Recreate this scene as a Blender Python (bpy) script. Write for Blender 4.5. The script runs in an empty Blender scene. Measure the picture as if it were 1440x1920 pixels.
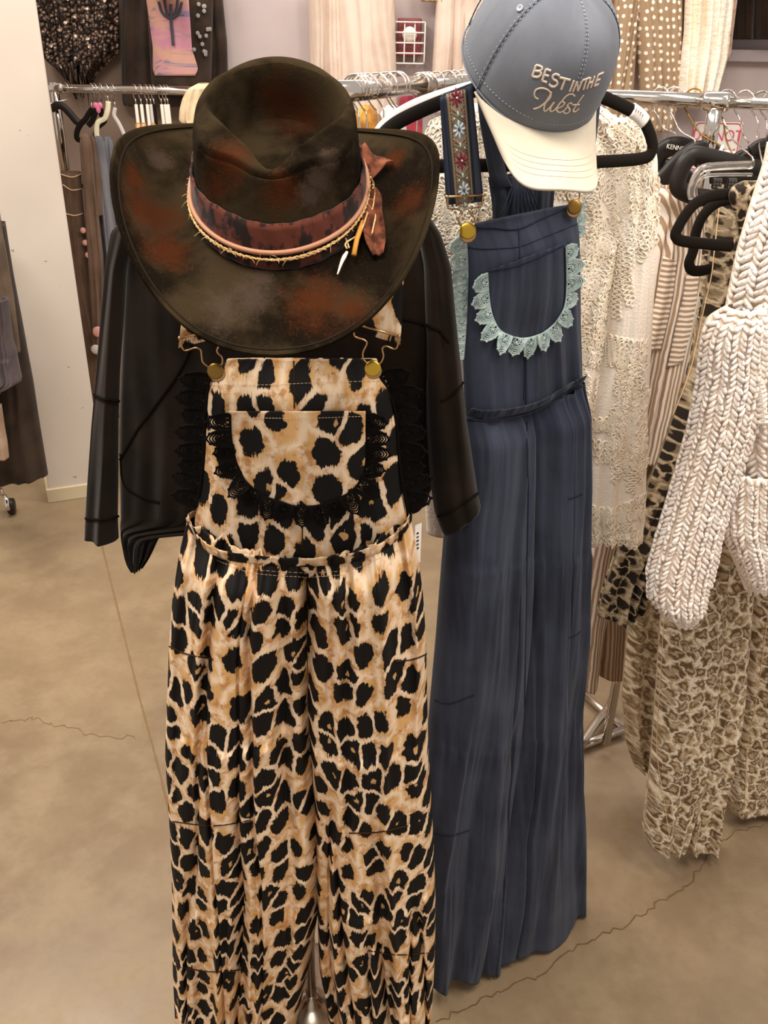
import bpy, math, random
import numpy as np
from mathutils import Vector, Matrix
from mathutils.bvhtree import BVHTree

# ------------------------------------------------------------------ camera, light, exposure
SC = bpy.context.scene
COL = SC.collection
H = 1.75; TH = math.radians(28.0); RO = math.radians(1.1); FPX = 1700.0
FW = np.array([0, math.cos(TH), -math.sin(TH)])
UP0 = np.array([0, math.sin(TH), math.cos(TH)]); RT0 = np.array([1.0, 0, 0])
RT = RT0*math.cos(RO)+UP0*math.sin(RO); UPV = UP0*math.cos(RO)-RT0*math.sin(RO)
CAM = np.array([0, 0, H])
cd = bpy.data.cameras.new('camera'); cam = bpy.data.objects.new('camera', cd); COL.objects.link(cam)
cd.sensor_fit = 'VERTICAL'; cd.sensor_height = 36; cd.sensor_width = 27; cd.lens = FPX/1920*36
cd.clip_start = .05; cd.clip_end = 60
cam.matrix_world = Matrix([[RT[0], UPV[0], -FW[0], 0], [RT[1], UPV[1], -FW[1], 0], [RT[2], UPV[2], -FW[2], H], [0, 0, 0, 1]])
SC.camera = cam
SC.view_settings.view_transform = 'Standard'; SC.view_settings.look = 'None'
SC.view_settings.gamma = 1; SC.view_settings.exposure = 0.12
W = bpy.data.worlds.new('world'); SC.world = W; W.use_nodes = True
W.node_tree.nodes['Background'].inputs[0].default_value = (1.0, .93, .86, 1)
W.node_tree.nodes['Background'].inputs[1].default_value = .55
def area(name, loc, size, power, col=(1, .93, .84), tgt=None):
    l = bpy.data.lights.new(name, 'AREA'); l.shape = 'RECTANGLE'; l.size, l.size_y = size; l.energy = power; l.color = col
    o = bpy.data.objects.new(name, l); COL.objects.link(o); o.location = loc
    if tgt is not None:
        o.rotation_euler = (Vector(tgt)-Vector(loc)).to_track_quat('-Z', 'Y').to_euler()
    return o
area('ceiling_light_front', (-.5, .35, 3.3), (1.6, .5), 54, tgt=(.2, 1.4, 1.0))
area('ceiling_light_left', (-1.6, 2.2, 3.4), (.6, 2.2), 80)
area('ceiling_light_right', (1.3, .5, 3.3), (.5, 1.6), 44, tgt=(.8, 1.6, .8))
area('ceiling_light_back', (.4, 3.3, 3.4), (2.5, .4), 45)

# ------------------------------------------------------------------ projection helpers (pixel of the photograph -> point of the place)
def ray(px, py):
    d = FW+(px-720)/FPX*RT-(py-960)/FPX*UPV
    return d
def atY(px, py, D):
    d = ray(px, py); return CAM+d*(D/d[1])
def onfloor(px, py, z=0.0):
    d = ray(px, py); return CAM+d*((z-H)/d[2])
def proj(p):
    q = np.array(p)-CAM; z = q@FW
    return 720+FPX*(q@RT)/z, 960-FPX*(q@UPV)/z
class Pl:
    """a vertical plane at a real distance; ang = how far it is turned from facing the camera"""
    def __init__(s, px, py, D, ang=0):
        a = math.radians(ang); s.A = atY(px, py, D); s.t = np.array([math.cos(a), math.sin(a), 0]); s.n = np.array([math.sin(a), -math.cos(a), 0])
    def sz(s, px, py, off=0):
        d = ray(px, py); A = s.A+s.n*off
        k = ((A-CAM)@s.n)/(d@s.n); p = CAM+d*k
        return np.array([(p-s.A)@s.t, p[2]])
    def w(s, S, Z, off=0):
        S = np.asarray(S); Z = np.asarray(Z); off = np.asarray(off)
        P = s.A[None]*0+S.reshape(-1, 1)*s.t+off.reshape(-1, 1)*s.n+np.array([s.A[0], s.A[1], 0])
        P[:, 2] = Z.reshape(-1); return P
    def p(s, px, py, off=0):
        q = s.sz(px, py, off); return s.w(q[0], q[1], off)[0]

# ------------------------------------------------------------------ numeric noise
def _h(ix, iy, seed):
    n = (ix.astype(np.int64)*374761393+iy.astype(np.int64)*668265263+int(seed)*974711) & 0x7fffffff
    n = ((n ^ (n >> 13))*1274126177) & 0x7fffffff
    return ((n ^ (n >> 16)) & 0xffff)/65535.0
def vn(x, y, seed=0):
    x, y = np.broadcast_arrays(np.asarray(x, float), np.asarray(y, float))
    ix = np.floor(x); iy = np.floor(y); fx = x-ix; fy = y-iy
    fx = fx*fx*(3-2*fx); fy = fy*fy*(3-2*fy)
    a = _h(ix, iy, seed); b = _h(ix+1, iy, seed); c = _h(ix, iy+1, seed); d = _h(ix+1, iy+1, seed)
    return (a*(1-fx)+b*fx)*(1-fy)+(c*(1-fx)+d*fx)*fy
def sst(a, b, x):
    t = np.clip((x-a)/(b-a), 0, 1); return t*t*(3-2*t)

# ------------------------------------------------------------------ objects
def hexc(h, a=1):
    h = h.lstrip('#'); r = [int(h[i:i+2], 16)/255 for i in (0, 2, 4)]
    return tuple(c/12.92 if c <= .04045 else ((c+.055)/1.055)**2.4 for c in r)+(a,)
def link(name, me, m=None, parent=None):
    o = bpy.data.objects.new(name, me); COL.objects.link(o)
    if m is not None: me.materials.append(m)
    if parent is not None:
        o.parent = parent
        M = Matrix.Identity(4); q = parent; ch = []
        while q is not None: ch.append(q); q = q.parent
        for q in reversed(ch):
            M = M @ q.matrix_parent_inverse @ q.matrix_basis
        o.matrix_parent_inverse = M.inverted()
    return o
def mesh_obj(name, V, F, m=None, parent=None, uv=None, smooth=True):
    me = bpy.data.meshes.new(name); V = np.asarray(V, float)
    me.from_pydata(V.tolist(), [], F.tolist() if isinstance(F, np.ndarray) else F)
    if smooth: me.polygons.foreach_set('use_smooth', [True]*len(me.polygons))
    if uv is not None:
        l = me.uv_layers.new(name='UVMap'); vi = np.empty(len(me.loops), np.int32); me.loops.foreach_get('vertex_index', vi)
        l.data.foreach_set('uv', np.asarray(uv, float)[vi].ravel())
    me.update()
    return link(name, me, m, parent)
def thing(name, label, cat, loc=(0, 0, 0), group=None):
    o = bpy.data.objects.new(name, None); COL.objects.link(o); o.location = [float(c) for c in loc]; o.empty_display_size = .05
    return tag(o, label, cat, group)
def tag(o, label, cat, group=None):
    o['label'] = label; o['category'] = cat
    if group: o['group'] = group
    return o
def struct(o): o['kind'] = 'structure'; return o
class MB:
    def __init__(s): s.V = []; s.F = []; s.U = []; s.n = 0
    def add(s, V, F, uv=None):
        V = np.asarray(V, float).reshape(-1, 3); k = s.n
        s.V.append(V); s.F += [[i+k for i in f] for f in (F.tolist() if isinstance(F, np.ndarray) else F)]
        s.U.append(np.zeros((len(V), 2)) if uv is None else np.asarray(uv)); s.n += len(V); return s
    def tube(s, P, r, seg=8, closed=False, cap=True, flat=None):
        V, F = tube(P, r, seg, closed, cap, flat); return s.add(V, F)
    def box(s, c, sx, sy, sz, ax=None):
        ax = np.eye(3) if ax is None else ax
        V = [np.array(c)+ax[0]*x*sx/2+ax[1]*y*sy/2+ax[2]*z*sz/2 for x in (-1, 1) for y in (-1, 1) for z in (-1, 1)]
        return s.add(V, [[0, 1, 3, 2], [4, 6, 7, 5], [0, 4, 5, 1], [2, 3, 7, 6], [0, 2, 6, 4], [1, 5, 7, 3]])
    def scat(s, V0, F0, P, X, Y, Z, S=None):
        V0 = np.asarray(V0, float); P = np.asarray(P, float)
        if S is None: S = np.ones(len(P))
        V = P[:, None, :]+S[:, None, None]*(V0[None, :, 0:1]*X[:, None, :]+V0[None, :, 1:2]*Y[:, None, :]+V0[None, :, 2:3]*Z[:, None, :])
        F0 = np.asarray(F0); F = (F0[None]+(np.arange(len(P))*len(V0))[:, None, None]).reshape(-1, F0.shape[1])
        return s.add(V.reshape(-1, 3), F)
    def build(s, name, m=None, parent=None, smooth=True, bevel=0):
        o = mesh_obj(name, np.concatenate(s.V), s.F, m, parent, np.concatenate(s.U), smooth)
        if bevel:
            b = o.modifiers.new('bevel', 'BEVEL'); b.width = bevel; b.segments = 2; b.limit_method = 'ANGLE'
        return o
def tube(P, r, seg=8, closed=False, cap=True, flat=None):
    P = np.asarray(P, float); n = len(P)
    r = np.full(n, r, float) if np.isscalar(r) else np.asarray(r, float)
    T = np.roll(P, -1, 0)-np.roll(P, 1, 0) if closed else np.gradient(P, axis=0)
    T /= np.maximum(np.linalg.norm(T, axis=1, keepdims=True), 1e-9)
    a = np.array([0, 0, 1.0]) if abs(T[0][2]) < .9 else np.array([1.0, 0, 0])
    if flat is not None: a = np.array(flat[0], float)
    N = np.zeros_like(P); v = a-T[0]*(a@T[0]); v /= np.linalg.norm(v)
    for i in range(n):
        if flat is not None: v = a-T[i]*(a@T[i])
        else: v = v-T[i]*(v@T[i])
        v = v/max(np.linalg.norm(v), 1e-9); N[i] = v
    B = np.cross(T, N); ph = np.arange(seg)/seg*2*math.pi
    fa, fb = (1, 1) if flat is None else flat[1:]
    V = P[:, None]+r[:, None, None]*(np.cos(ph)[None, :, None]*N[:, None]*fa+np.sin(ph)[None, :, None]*B[:, None]*fb)
    F = []
    for i in range(n if closed else n-1):
        j = (i+1) % n
        for k in range(seg):
            l = (k+1) % seg; F.append([i*seg+k, i*seg+l, j*seg+l, j*seg+k])
    if cap and not closed:
        F.append(list(range(seg))[::-1]); F.append([(n-1)*seg+k for k in range(seg)])
    return V.reshape(-1, 3), F
def smooth_path(P, n=40, closed=False):
    P = [np.asarray(p, float) for p in P]; out = []
    Q = [P[-1]]+P+[P[0], P[1]] if closed else [2*P[0]-P[1]]+P+[2*P[-1]-P[-2]]
    m = len(P) if closed else len(P)-1; k = max(2, n//m)
    for i in range(m):
        a, b, c, d = Q[i:i+4]
        for t in np.arange(k)/k:
            out.append(.5*((2*b)+(c-a)*t+(2*a-5*b+4*c-d)*t*t+(3*b-a-3*c+d)*t**3))
    if not closed: out.append(P[-1])
    return np.array(out)
def lathe(prof, c, axis=(0, 0, 1), seg=24):
    axis = np.asarray(axis, float); axis /= np.linalg.norm(axis)
    a = np.array([1.0, 0, 0]) if abs(axis[0]) < .9 else np.array([0, 1.0, 0]); x = np.cross(axis, a); x /= np.linalg.norm(x); y = np.cross(axis, x)
    ph = np.arange(seg)/seg*2*math.pi; V = []; F = []
    for r, z in prof: V += list(np.asarray(c)+axis*z+r*(np.cos(ph)[:, None]*x+np.sin(ph)[:, None]*y))
    for i in range(len(prof)-1):
        for k in range(seg): l = (k+1) % seg; F.append([i*seg+k, i*seg+l, (i+1)*seg+l, (i+1)*seg+k])
    F.append(list(range(seg))[::-1]); F.append([(len(prof)-1)*seg+k for k in range(seg)])
    return np.array(V), F
def ball(n=6, m=4):
    V = [[0, 0, -1]]; F = []
    for j in range(1, m):
        t = math.pi*j/m-math.pi/2
        for i in range(n): V.append([math.cos(t)*math.cos(2*math.pi*i/n), math.cos(t)*math.sin(2*math.pi*i/n), math.sin(t)])
    V.append([0, 0, 1]); last = len(V)-1
    for i in range(n):
        k = (i+1) % n; F.append([0, 1+k, 1+i, 1+i])
        for j in range(m-2): a = 1+j*n; F.append([a+i, a+k, a+n+k, a+n+i])
        a = 1+(m-2)*n; F.append([a+i, a+k, last, last])
    return np.array(V), [f if f[2] != f[3] else f[:3] for f in F]
def ballq(n=6, m=4):
    # rings only (open poles closed by tiny rings): all quads, for scattering
    V = []; F = []
    for j in range(m+1):
        t = (math.pi*.94)*(j/m-.5)
        for i in range(n): V.append([math.cos(t)*math.cos(2*math.pi*i/n), math.cos(t)*math.sin(2*math.pi*i/n), math.sin(t)])
    for j in range(m):
        for i in range(n): k = (i+1) % n; F.append([j*n+i, j*n+k, (j+1)*n+k, (j+1)*n+i])
    return np.array(V), np.array(F)
def bvh_of(*objs):
    V = []; F = []
    for o in objs:
        k = len(V); V += [tuple(v.co) for v in o.data.vertices]; F += [[i+k for i in p.vertices] for p in o.data.polygons]
    return BVHTree.FromPolygons(V, F)
def hit(bvh, px, py, off=0.0):
    d = ray(px, py); d = d/np.linalg.norm(d)
    loc, nor, i, dist = bvh.ray_cast(Vector(CAM), Vector(d))
    if loc is None: return None, None
    nor = np.array(nor)
    if nor@d > 0: nor = -nor
    return np.array(loc)+nor*off, nor
def lay(bvh, pts, off=.002, n=40, closed=False):
    """a line drawn over a surface: points of the surface met along a path of pixels"""
    q = smooth_path([np.array([a, b, 0.0]) for a, b in pts], n, closed); out = []
    for p in q:
        h, nn = hit(bvh, p[0], p[1], off)
        if h is not None and (not out or np.linalg.norm(h-out[-1]) < .06): out.append(h)
    out = np.array(out)
    if len(out) > 5:
        k = np.array([.25, .5, .25]); o2 = out.copy()
        for _ in range(2):
            o2[1:-1] = .25*o2[:-2]+.5*o2[1:-1]+.25*o2[2:]
        out = o2
    return out

# ------------------------------------------------------------------ cloth
def garment(name, pl, rows, m, parent=None, thick=.03, back=1.0, fold=6.0, amp=.008, amp0=None, seed=1, nu=90, nv=120,
            tiers=(), off=0.0, fixed=None, hem=.0, prof=.5, solid=.0012, lean=0.0, tieramp=.004, top=1.0):
    """a closed sleeve of cloth: rows of (left px, left py, right px, right py) or (py, left px, right px)"""
    R4 = [(r[1], r[0], r[2], r[0]) if len(r) == 3 else r for r in rows]
    L = np.array([pl.sz(r[0], r[1], off) for r in R4]); R = np.array([pl.sz(r[2], r[3], off) for r in R4])
    mid = (L+R)/2; t = np.concatenate([[0], np.cumsum(np.maximum(np.abs(np.diff(mid[:, 1])), 1e-4))]); Lt = t[-1]
    tv = np.linspace(0, Lt, nv)
    def itp(A):
        B = np.stack([np.interp(tv, t, A[:, 0]), np.interp(tv, t, A[:, 1])], 1)
        for _ in range(max(2, nv//40)):
            C = B.copy(); C[1:-1] = .25*B[:-2]+.5*B[1:-1]+.25*B[2:]; B = C
        return B
    Lc, Rc = itp(L), itp(R)
    u = np.linspace(0, 1, nu); U, T = np.meshgrid(u, tv)
    Wd = np.linalg.norm(Rc-Lc, axis=1)[:, None]
    S = Lc[:, 0:1]*(1-U)+Rc[:, 0:1]*U; Z = Lc[:, 1:2]*(1-U)+Rc[:, 1:2]*U
    w = np.clip(1-np.abs(2*U-1)**2.2, 0, 1)
    pr = thick*np.minimum(1, Wd/.08)*w**prof
    pr = pr*(top+(1-top)*sst(0, .05, T))
    a0 = amp*.4 if amp0 is None else amp0
    A = a0+(amp-a0)*np.clip(T/Lt, 0, 1)**.8
    x = U*np.mean(Wd)*100/10*fold
    dr = 1.2*vn(T*1.5, 0*T, seed+9)+.5*vn(T*6+U*2, U*1.5, seed+5)
    def fld(k):
        a = vn(x+dr, T*1.2, seed+k); b = vn(x*2.1+dr*1.3, T*2.5, seed+k+1); c = vn(x*5+dr, T*9, seed+k+2)
        return (1-np.abs(2*a-1)**1.4)*1.1+.42*b+.07*c-.8
    ff = A*fld(0)*2; fb = A*fld(20)*2
    for tz in tiers:   # tier seams: pucker below each
        tt = Lt*tz
        g = np.where(T > tt, np.exp(-(T-tt)/.05), .6*np.exp(-(tt-T)/.008))
        ff = ff+tieramp*g*(2*vn(U*Wd*170, T*4, seed+31)-1)+tieramp*.6*sst(-.004, .004, T-tt)*np.exp(-np.maximum(T-tt, 0)/.1)
    cr = np.abs(2*vn(x*.75+dr*.8, T*.7, seed+57)-1); ff = ff-A*.9*np.exp(-(cr/.07)**2)*(amp > .012)
    win = np.clip(w*3, 0, 1)**.7
    hz = hem*(vn(x*.9+3, 0*x, seed+70)-.5)*np.clip((T/Lt-.85)/.15, 0, 1)
    lo = lean*(T/Lt)
    fo = off+pr+ff*win+lo; bo = off-back*pr+fb*win+lo
    uc = fixed if fixed else None
    um = (U*(fixed if fixed else Wd)) if fixed else (U-.5)*Wd*1.12
    VF = pl.w(S, Z+hz, fo); VBk = pl.w(S[:, ::-1], (Z+hz)[:, ::-1], bo[:, ::-1])
    nn = 2*nu-2
    V = np.zeros((nv, nn, 3)); V[:, :nu] = VF.reshape(nv, nu, 3); V[:, nu:] = VBk.reshape(nv, nu, 3)[:, 1:-1]
    UV = np.zeros((nv, nn, 2)); UV[:, :nu, 0] = um; UV[:, :nu, 1] = -T
    UV[:, nu:, 0] = um[:, ::-1][:, 1:-1]+.37; UV[:, nu:, 1] = -T[:, 1:-1]
    UV[..., 0] += seed*.713; UV[..., 1] += seed*.371
    i = np.arange(nv-1)[:, None]; k = np.arange(nn)[None]; l = (k+1) % nn
    F = np.stack([i*nn+k+0*l, i*nn+l, (i+1)*nn+l, (i+1)*nn+k+0*l], -1).reshape(-1, 4)[:, ::-1]
    o = mesh_obj(name, V.reshape(-1, 3), F, m, parent, UV.reshape(-1, 2))
    if solid:
        s = o.modifiers.new('solid', 'SOLIDIFY'); s.thickness = solid; s.offset = -1
    o_grid[o.name] = V[:, :nu].copy()
    return o
o_grid = {}
def patch(name, bvh, rows, m, parent, off=.004, nu=50, nv=50, edge=.0, seed=3, uoff=(0, 0), wave=0.0, puff=.0):
    """a pocket / panel sewn on a surface, following it"""
    R4 = [(r[1], r[0], r[2], r[0]) if len(r) == 3 else r for r in rows]; R4 = np.array(R4, float)
    t = np.linspace(0, 1, len(R4)); cum = np.concatenate([[0], np.cumsum(np.abs(np.diff((R4[:, 1]+R4[:, 3])/2))+1e-3)]); cum /= cum[-1]
    tv = np.linspace(0, 1, nv); C = np.stack([np.interp(tv, cum, R4[:, k]) for k in range(4)], 1)
    for _ in range(1):
        D = C.copy(); D[1:-1] = .25*C[:-2]+.5*C[1:-1]+.25*C[2:]; C = D
    V = np.zeros((nv, nu, 3)); last = None
    for a in range(nv):
        for b in range(nu):
            f = b/(nu-1); px = C[a, 0]*(1-f)+C[a, 2]*f; py = C[a, 1]*(1-f)+C[a, 3]*f
            o2 = off+puff*math.sin(math.pi*f)*math.sin(math.pi*min(1, a/nv*1.2))+wave*math.sin(f*60+a*.1)*(a < 3)
            h, n = hit(bvh, px, py, o2)
            if h is None: h = last if last is not None else atY(px, py, 1.1)
            V[a, b] = h; last = h
    for _ in range(3):
        V[1:-1, 1:-1] = (V[1:-1, 1:-1]*2+V[:-2, 1:-1]+V[2:, 1:-1]+V[1:-1, :-2]+V[1:-1, 2:])/6
    back = V.copy(); d = V-CAM; back += .0035*d/np.linalg.norm(d, axis=2, keepdims=True)
    m0 = V[0, 0]; UV = np.stack([np.linalg.norm(V[..., :2]-m0[:2], axis=2)+uoff[0], V[..., 2]-m0[2]+uoff[1]], -1)
    F = []; N = nu*nv
    for a in range(nv-1):
        for b in range(nu-1):
            q = [a*nu+b, (a+1)*nu+b, (a+1)*nu+b+1, a*nu+b+1]; F.append(q); F.append([x+N for x in q[::-1]])
    rim = [b for b in range(nu)]+[a*nu+nu-1 for a in range(1, nv)]+[(nv-1)*nu+b for b in range(nu-2, -1, -1)]+[a*nu for a in range(nv-2, 0, -1)]
    for i in range(len(rim)): j = (i+1) % len(rim); F.append([rim[i], rim[j], rim[j]+N, rim[i]+N])
    return mesh_obj(name, np.concatenate([V.reshape(-1, 3), back.reshape(-1, 3)]), F, m, parent, np.concatenate([UV.reshape(-1, 2)]*2))
def strip(mb, P, n, wid, th=.0015, uv0=0.0):
    """flat ribbon along P (k,3), face normal n, width wid"""
    P = np.asarray(P, float); T = np.gradient(P, axis=0); T /= np.linalg.norm(T, axis=1, keepdims=True)
    n = np.broadcast_to(np.asarray(n, float), P.shape); B = np.cross(T, n); B /= np.linalg.norm(B, axis=1, keepdims=True)
    w = np.full(len(P), wid) if np.isscalar(wid) else np.asarray(wid); w = w[:, None]/2
    ln = np.concatenate([[0], np.cumsum(np.linalg.norm(np.diff(P, axis=0), axis=1))])
    V = np.stack([P-B*w+n*th, P+B*w+n*th, P+B*w-n*th, P-B*w-n*th], 1).reshape(-1, 3)
    wv = np.full(len(P), 1.0)*w[:, 0]
    uv = np.stack([np.stack([-wv, ln], 1), np.stack([wv, ln], 1), np.stack([wv, ln], 1), np.stack([-wv, ln], 1)], 1).reshape(-1, 2)
    F = []; k = len(P)
    for i in range(k-1):
        for j in range(4): l = (j+1) % 4; F.append([i*4+j, i*4+l, i*4+4+l, i*4+4+j])
    F += [[3, 2, 1, 0], [4*k-4, 4*k-3, 4*k-2, 4*k-1]]
    mb.add(V, F, uv)
def lace(name, P, n, out_sign, m, parent, wid, hgt, r=.0009, rows=4, curl=.0):
    """crochet lace edging: a row of scallops, each of nested arcs and spokes ending in a point"""
    P = np.asarray(P, float); seg = np.linalg.norm(np.diff(P, axis=0), axis=1); L = np.concatenate([[0], np.cumsum(seg)])
    k = max(2, int(round(L[-1]/wid))); w = L[-1]/k; mb = MB(); n = np.asarray(n, float)
    def at(s):
        s = np.clip(s, 0, L[-1]-1e-6); i = min(np.searchsorted(L, s, 'right')-1, len(P)-2); f = (s-L[i])/max(seg[i], 1e-9)
        return P[i]*(1-f)+P[i+1]*f, (P[i+1]-P[i])/max(seg[i], 1e-9)
    nl = n if n.ndim == 2 else None
    for q in range(k):
        c, T = at((q+.5)*w)
        nn = n if nl is None else nl[min(int((q+.5)/k*len(nl)), len(nl)-1)]
        B = np.cross(T, nn)*out_sign; B /= np.linalg.norm(B)
        jit = 1+.12*math.sin(q*2.3)
        def pt(x, y): return c+T*x*w/2+B*y*hgt*jit+nn*(curl*y*y*math.sin(q*1.7+1)+.001)
        for rr in (1.0, .88, .76, .64, .4, .22):   # nested arcs, the outer one pointed
            ph = np.linspace(0, math.pi, 15)
            pts = [pt(math.cos(a)*rr*1.06, (.0+1.0*rr*(math.sin(a)**(.62))*(1-.10*abs(math.cos(a))))) for a in ph]
            mb.tube(pts, r*(1.25 if rr == 1 else 1), 5)
        for a in np.linspace(.35, math.pi-.35, 7):
            mb.tube([pt(math.cos(a)*.4, .1+.9*.4*math.sin(a)), pt(math.cos(a)*.68, .1+.9*.68*math.sin(a)*.95)], r*.9, 4)
        for a in np.linspace(.3, math.pi-.3, 5):   # picots
            p = pt(math.cos(a)*1.1, .1+.95*math.sin(a)); V, F = ball(5, 4); mb.add(V*r*1.8+p, F)
        V, F = ball(6, 4); mb.add(V*r*2.4+pt(0, .3), F)
    mb.tube([p+0*p for p in P], r*1.6, 5)
    return mb.build(name, m, parent)
def wire(parent, pl, pts, off, r, m, name='wire', n=60, closed=False):
    P = smooth_path([pl.p(x, y, off) for x, y in pts], n, closed)
    return MB().tube(P, r, 8, closed).build(name, m, parent)

# ------------------------------------------------------------------ materials (all procedural)
class NT:
    def __init__(s, name, rough=.85, metal=0.0, spec=.3, col=(.5, .5, .5, 1), sheen=0.0):
        s.m = bpy.data.materials.new(name); s.m.use_nodes = True; s.t = s.m.node_tree; s.b = s.t.nodes['Principled BSDF']
        s.b.inputs['Roughness'].default_value = rough; s.b.inputs['Metallic'].default_value = metal
        s.b.inputs['Specular IOR Level'].default_value = spec; s.b.inputs['Base Color'].default_value = col
        if sheen: s.b.inputs['Sheen Weight'].default_value = sheen; s.b.inputs['Sheen Roughness'].default_value = .5
    def set(s, sock, v):
        if isinstance(v, bpy.types.NodeSocket): s.t.links.new(v, sock)
        elif v is not None: sock.default_value = v
    def n(s, typ, props=None, **kw):
        nd = s.t.nodes.new(typ)
        for k, v in (props or {}).items(): setattr(nd, k, v)
        for k, v in kw.items():
            key = int(k[1:]) if k[0] == 'i' and k[1:].isdigit() else k.replace('_', ' ')
            s.set(nd.inputs[key], v)
        return nd
    def uv(s): return s.n('ShaderNodeTexCoord').outputs['UV']
    def obj(s): return s.n('ShaderNodeTexCoord').outputs['Object']
    def sc(s, v, x, y, z=1.0, loc=(0, 0, 0)):
        return s.n('ShaderNodeMapping', i0=v, Scale=(x, y, z), Location=loc).outputs[0]
    def ma(s, op, a, b=None, c=None):
        nd = s.t.nodes.new('ShaderNodeMath'); nd.operation = op; s.set(nd.inputs[0], a)
        if b is not None: s.set(nd.inputs[1], b)
        if c is not None: s.set(nd.inputs[2], c)
        return nd.outputs[0]
    def noise(s, v, scale, det=3, rough=.55, dist=0.0):
        return s.n('ShaderNodeTexNoise', Vector=v, Scale=scale, Detail=det, Roughness=rough, Distortion=dist).outputs['Fac']
    def mr(s, v, a, b, c=0.0, d=1.0, smooth=True):
        nd = s.n('ShaderNodeMapRange', {'interpolation_type': 'SMOOTHSTEP' if smooth else 'LINEAR'}, Value=v)
        for i, x in enumerate((a, b, c, d)): s.set(nd.inputs[i+1], x)
        return nd.outputs[0]
    def mix(s, f, a, b):
        nd = s.t.nodes.new('ShaderNodeMix'); nd.data_type = 'RGBA'; s.set(nd.inputs[0], f); s.set(nd.inputs[6], a); s.set(nd.inputs[7], b); return nd.outputs[2]
    def col(s, c): s.set(s.b.inputs['Base Color'], c)
    def bump(s, h, st=.3, d=.002):
        nd = s.n('ShaderNodeBump', Strength=st, Distance=d, Height=h); s.t.links.new(nd.outputs[0], s.b.inputs['Normal'])
def fabric(name, c1, c2, scale=30, wave=(1, 1), bump=.4, bscale=900, rough=.9, sheen=.1, lo=.35, hi=.65, bd=.0008, spec=.2):
    t = NT(name, rough, 0, spec, sheen=sheen); v = t.uv()
    f = t.mr(t.noise(t.sc(v, *wave), scale, 5), lo, hi); t.col(t.mix(f, hexc(c1), hexc(c2)))
    h = t.noise(v, bscale, 2); t.bump(h, bump, bd); return t.m
def plain(name, c, rough=.5, metal=0, spec=.5, c2=None, scale=20, bump=0.0, alpha=None, trans=0.0):
    t = NT(name, rough, metal, spec, hexc(c))
    if c2:
        f = t.mr(t.noise(t.obj(), scale, 4), .35, .65); t.col(t.mix(f, hexc(c), hexc(c2)))
        if bump: t.bump(t.noise(t.obj(), scale*8, 3), bump, .001)
    if trans: t.b.inputs['Transmission Weight'].default_value = trans
    return t.m
def leopard(name, scale=23.0, black='#0d0806', tan='#b98550', cream='#ecd2b4', mid='#d2a46c', cover=.47, soft=.02, hollow=.8, ring=False, jag=.014, asp=(1.08, .68), seed=0.0, rough=.75, warp=.5):
    t = NT(name, rough, 0, .25); uv = t.uv()
    uv = t.n('ShaderNodeVectorMath', {'operation': 'ADD'}, i0=uv, i1=(seed, seed*1.7, 0)).outputs[0]
    sx = t.n('ShaderNodeSeparateXYZ', Vector=uv)
    j = t.noise(t.sc(uv, 420, 34, 1), 1.0, 2)
    w1 = t.noise(uv, scale*1.1, 2); w2 = t.noise(t.sc(uv, 1, 1, 1, (5.3, 2.1, 0)), scale*1.1, 2)
    x = t.ma('ADD', sx.outputs[0], t.ma('MULTIPLY', t.ma('SUBTRACT', w1, .5), warp/scale))
    y = t.ma('ADD', t.ma('ADD', sx.outputs[1], t.ma('MULTIPLY', t.ma('SUBTRACT', w2, .5), warp/scale)), t.ma('MULTIPLY', t.ma('SUBTRACT', j, .5), jag))
    P = t.n('ShaderNodeCombineXYZ', X=t.ma('MULTIPLY', x, asp[0]), Y=t.ma('MULTIPLY', y, asp[1])).outputs[0]
    vo = t.n('ShaderNodeTexVoronoi', {'voronoi_dimensions': '2D', 'feature': 'F1'}, Vector=P, Scale=scale, Randomness=.86)
    ve = t.n('ShaderNodeTexVoronoi', {'voronoi_dimensions': '2D', 'feature': 'DISTANCE_TO_EDGE'}, Vector=P, Scale=scale, Randomness=.86)
    d = vo.outputs['Distance']; e = ve.outputs['Distance']
    r = t.n('ShaderNodeSeparateColor', Color=vo.outputs['Color']).outputs[0]
    nz = t.noise(uv, scale*3.2, 3)
    thr = t.ma('ADD', cover-.15, t.ma('MULTIPLY', r, .24))
    dd = t.ma('ADD', d, t.ma('MULTIPLY', t.ma('SUBTRACT', nz, .5), .34))
    s1 = t.ma('SUBTRACT', 1.0, t.mr(dd, t.ma('SUBTRACT', thr, soft), t.ma('ADD', thr, soft)))
    s2 = t.mr(t.ma('ADD', e, t.ma('MULTIPLY', t.ma('SUBTRACT', nz, .5), .08)), .075-soft, .075+soft)
    sp = t.ma('MULTIPLY', s1, s2)
    if ring:
        hol = t.ma('SUBTRACT', 1.0, t.mr(dd, .12, .3)); inner = hexc(mid)
    else:
        hol = t.ma('MULTIPLY', t.ma('SUBTRACT', 1.0, t.mr(dd, .06, .1)), t.ma('GREATER_THAN', r, hollow)); inner = hexc(mid)
    st = t.noise(t.sc(uv, 260, 60, 1), 1.0, 3)
    base = t.mix(t.mr(t.ma('ADD', e, t.ma('MULTIPLY', st, .12)), .04, .3), hexc(cream), hexc(mid))
    base = t.mix(t.mr(t.noise(uv, scale*2.2, 4, .65), .48, .66), base, hexc(tan))
    c = t.mix(sp, base, hexc(black)); c = t.mix(t.ma('MULTIPLY', hol, .85), c, inner); t.col(c)
    t.bump(t.noise(t.sc(uv, 1, .25, 1), 160, 3), .25, .002); return t.m
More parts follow.
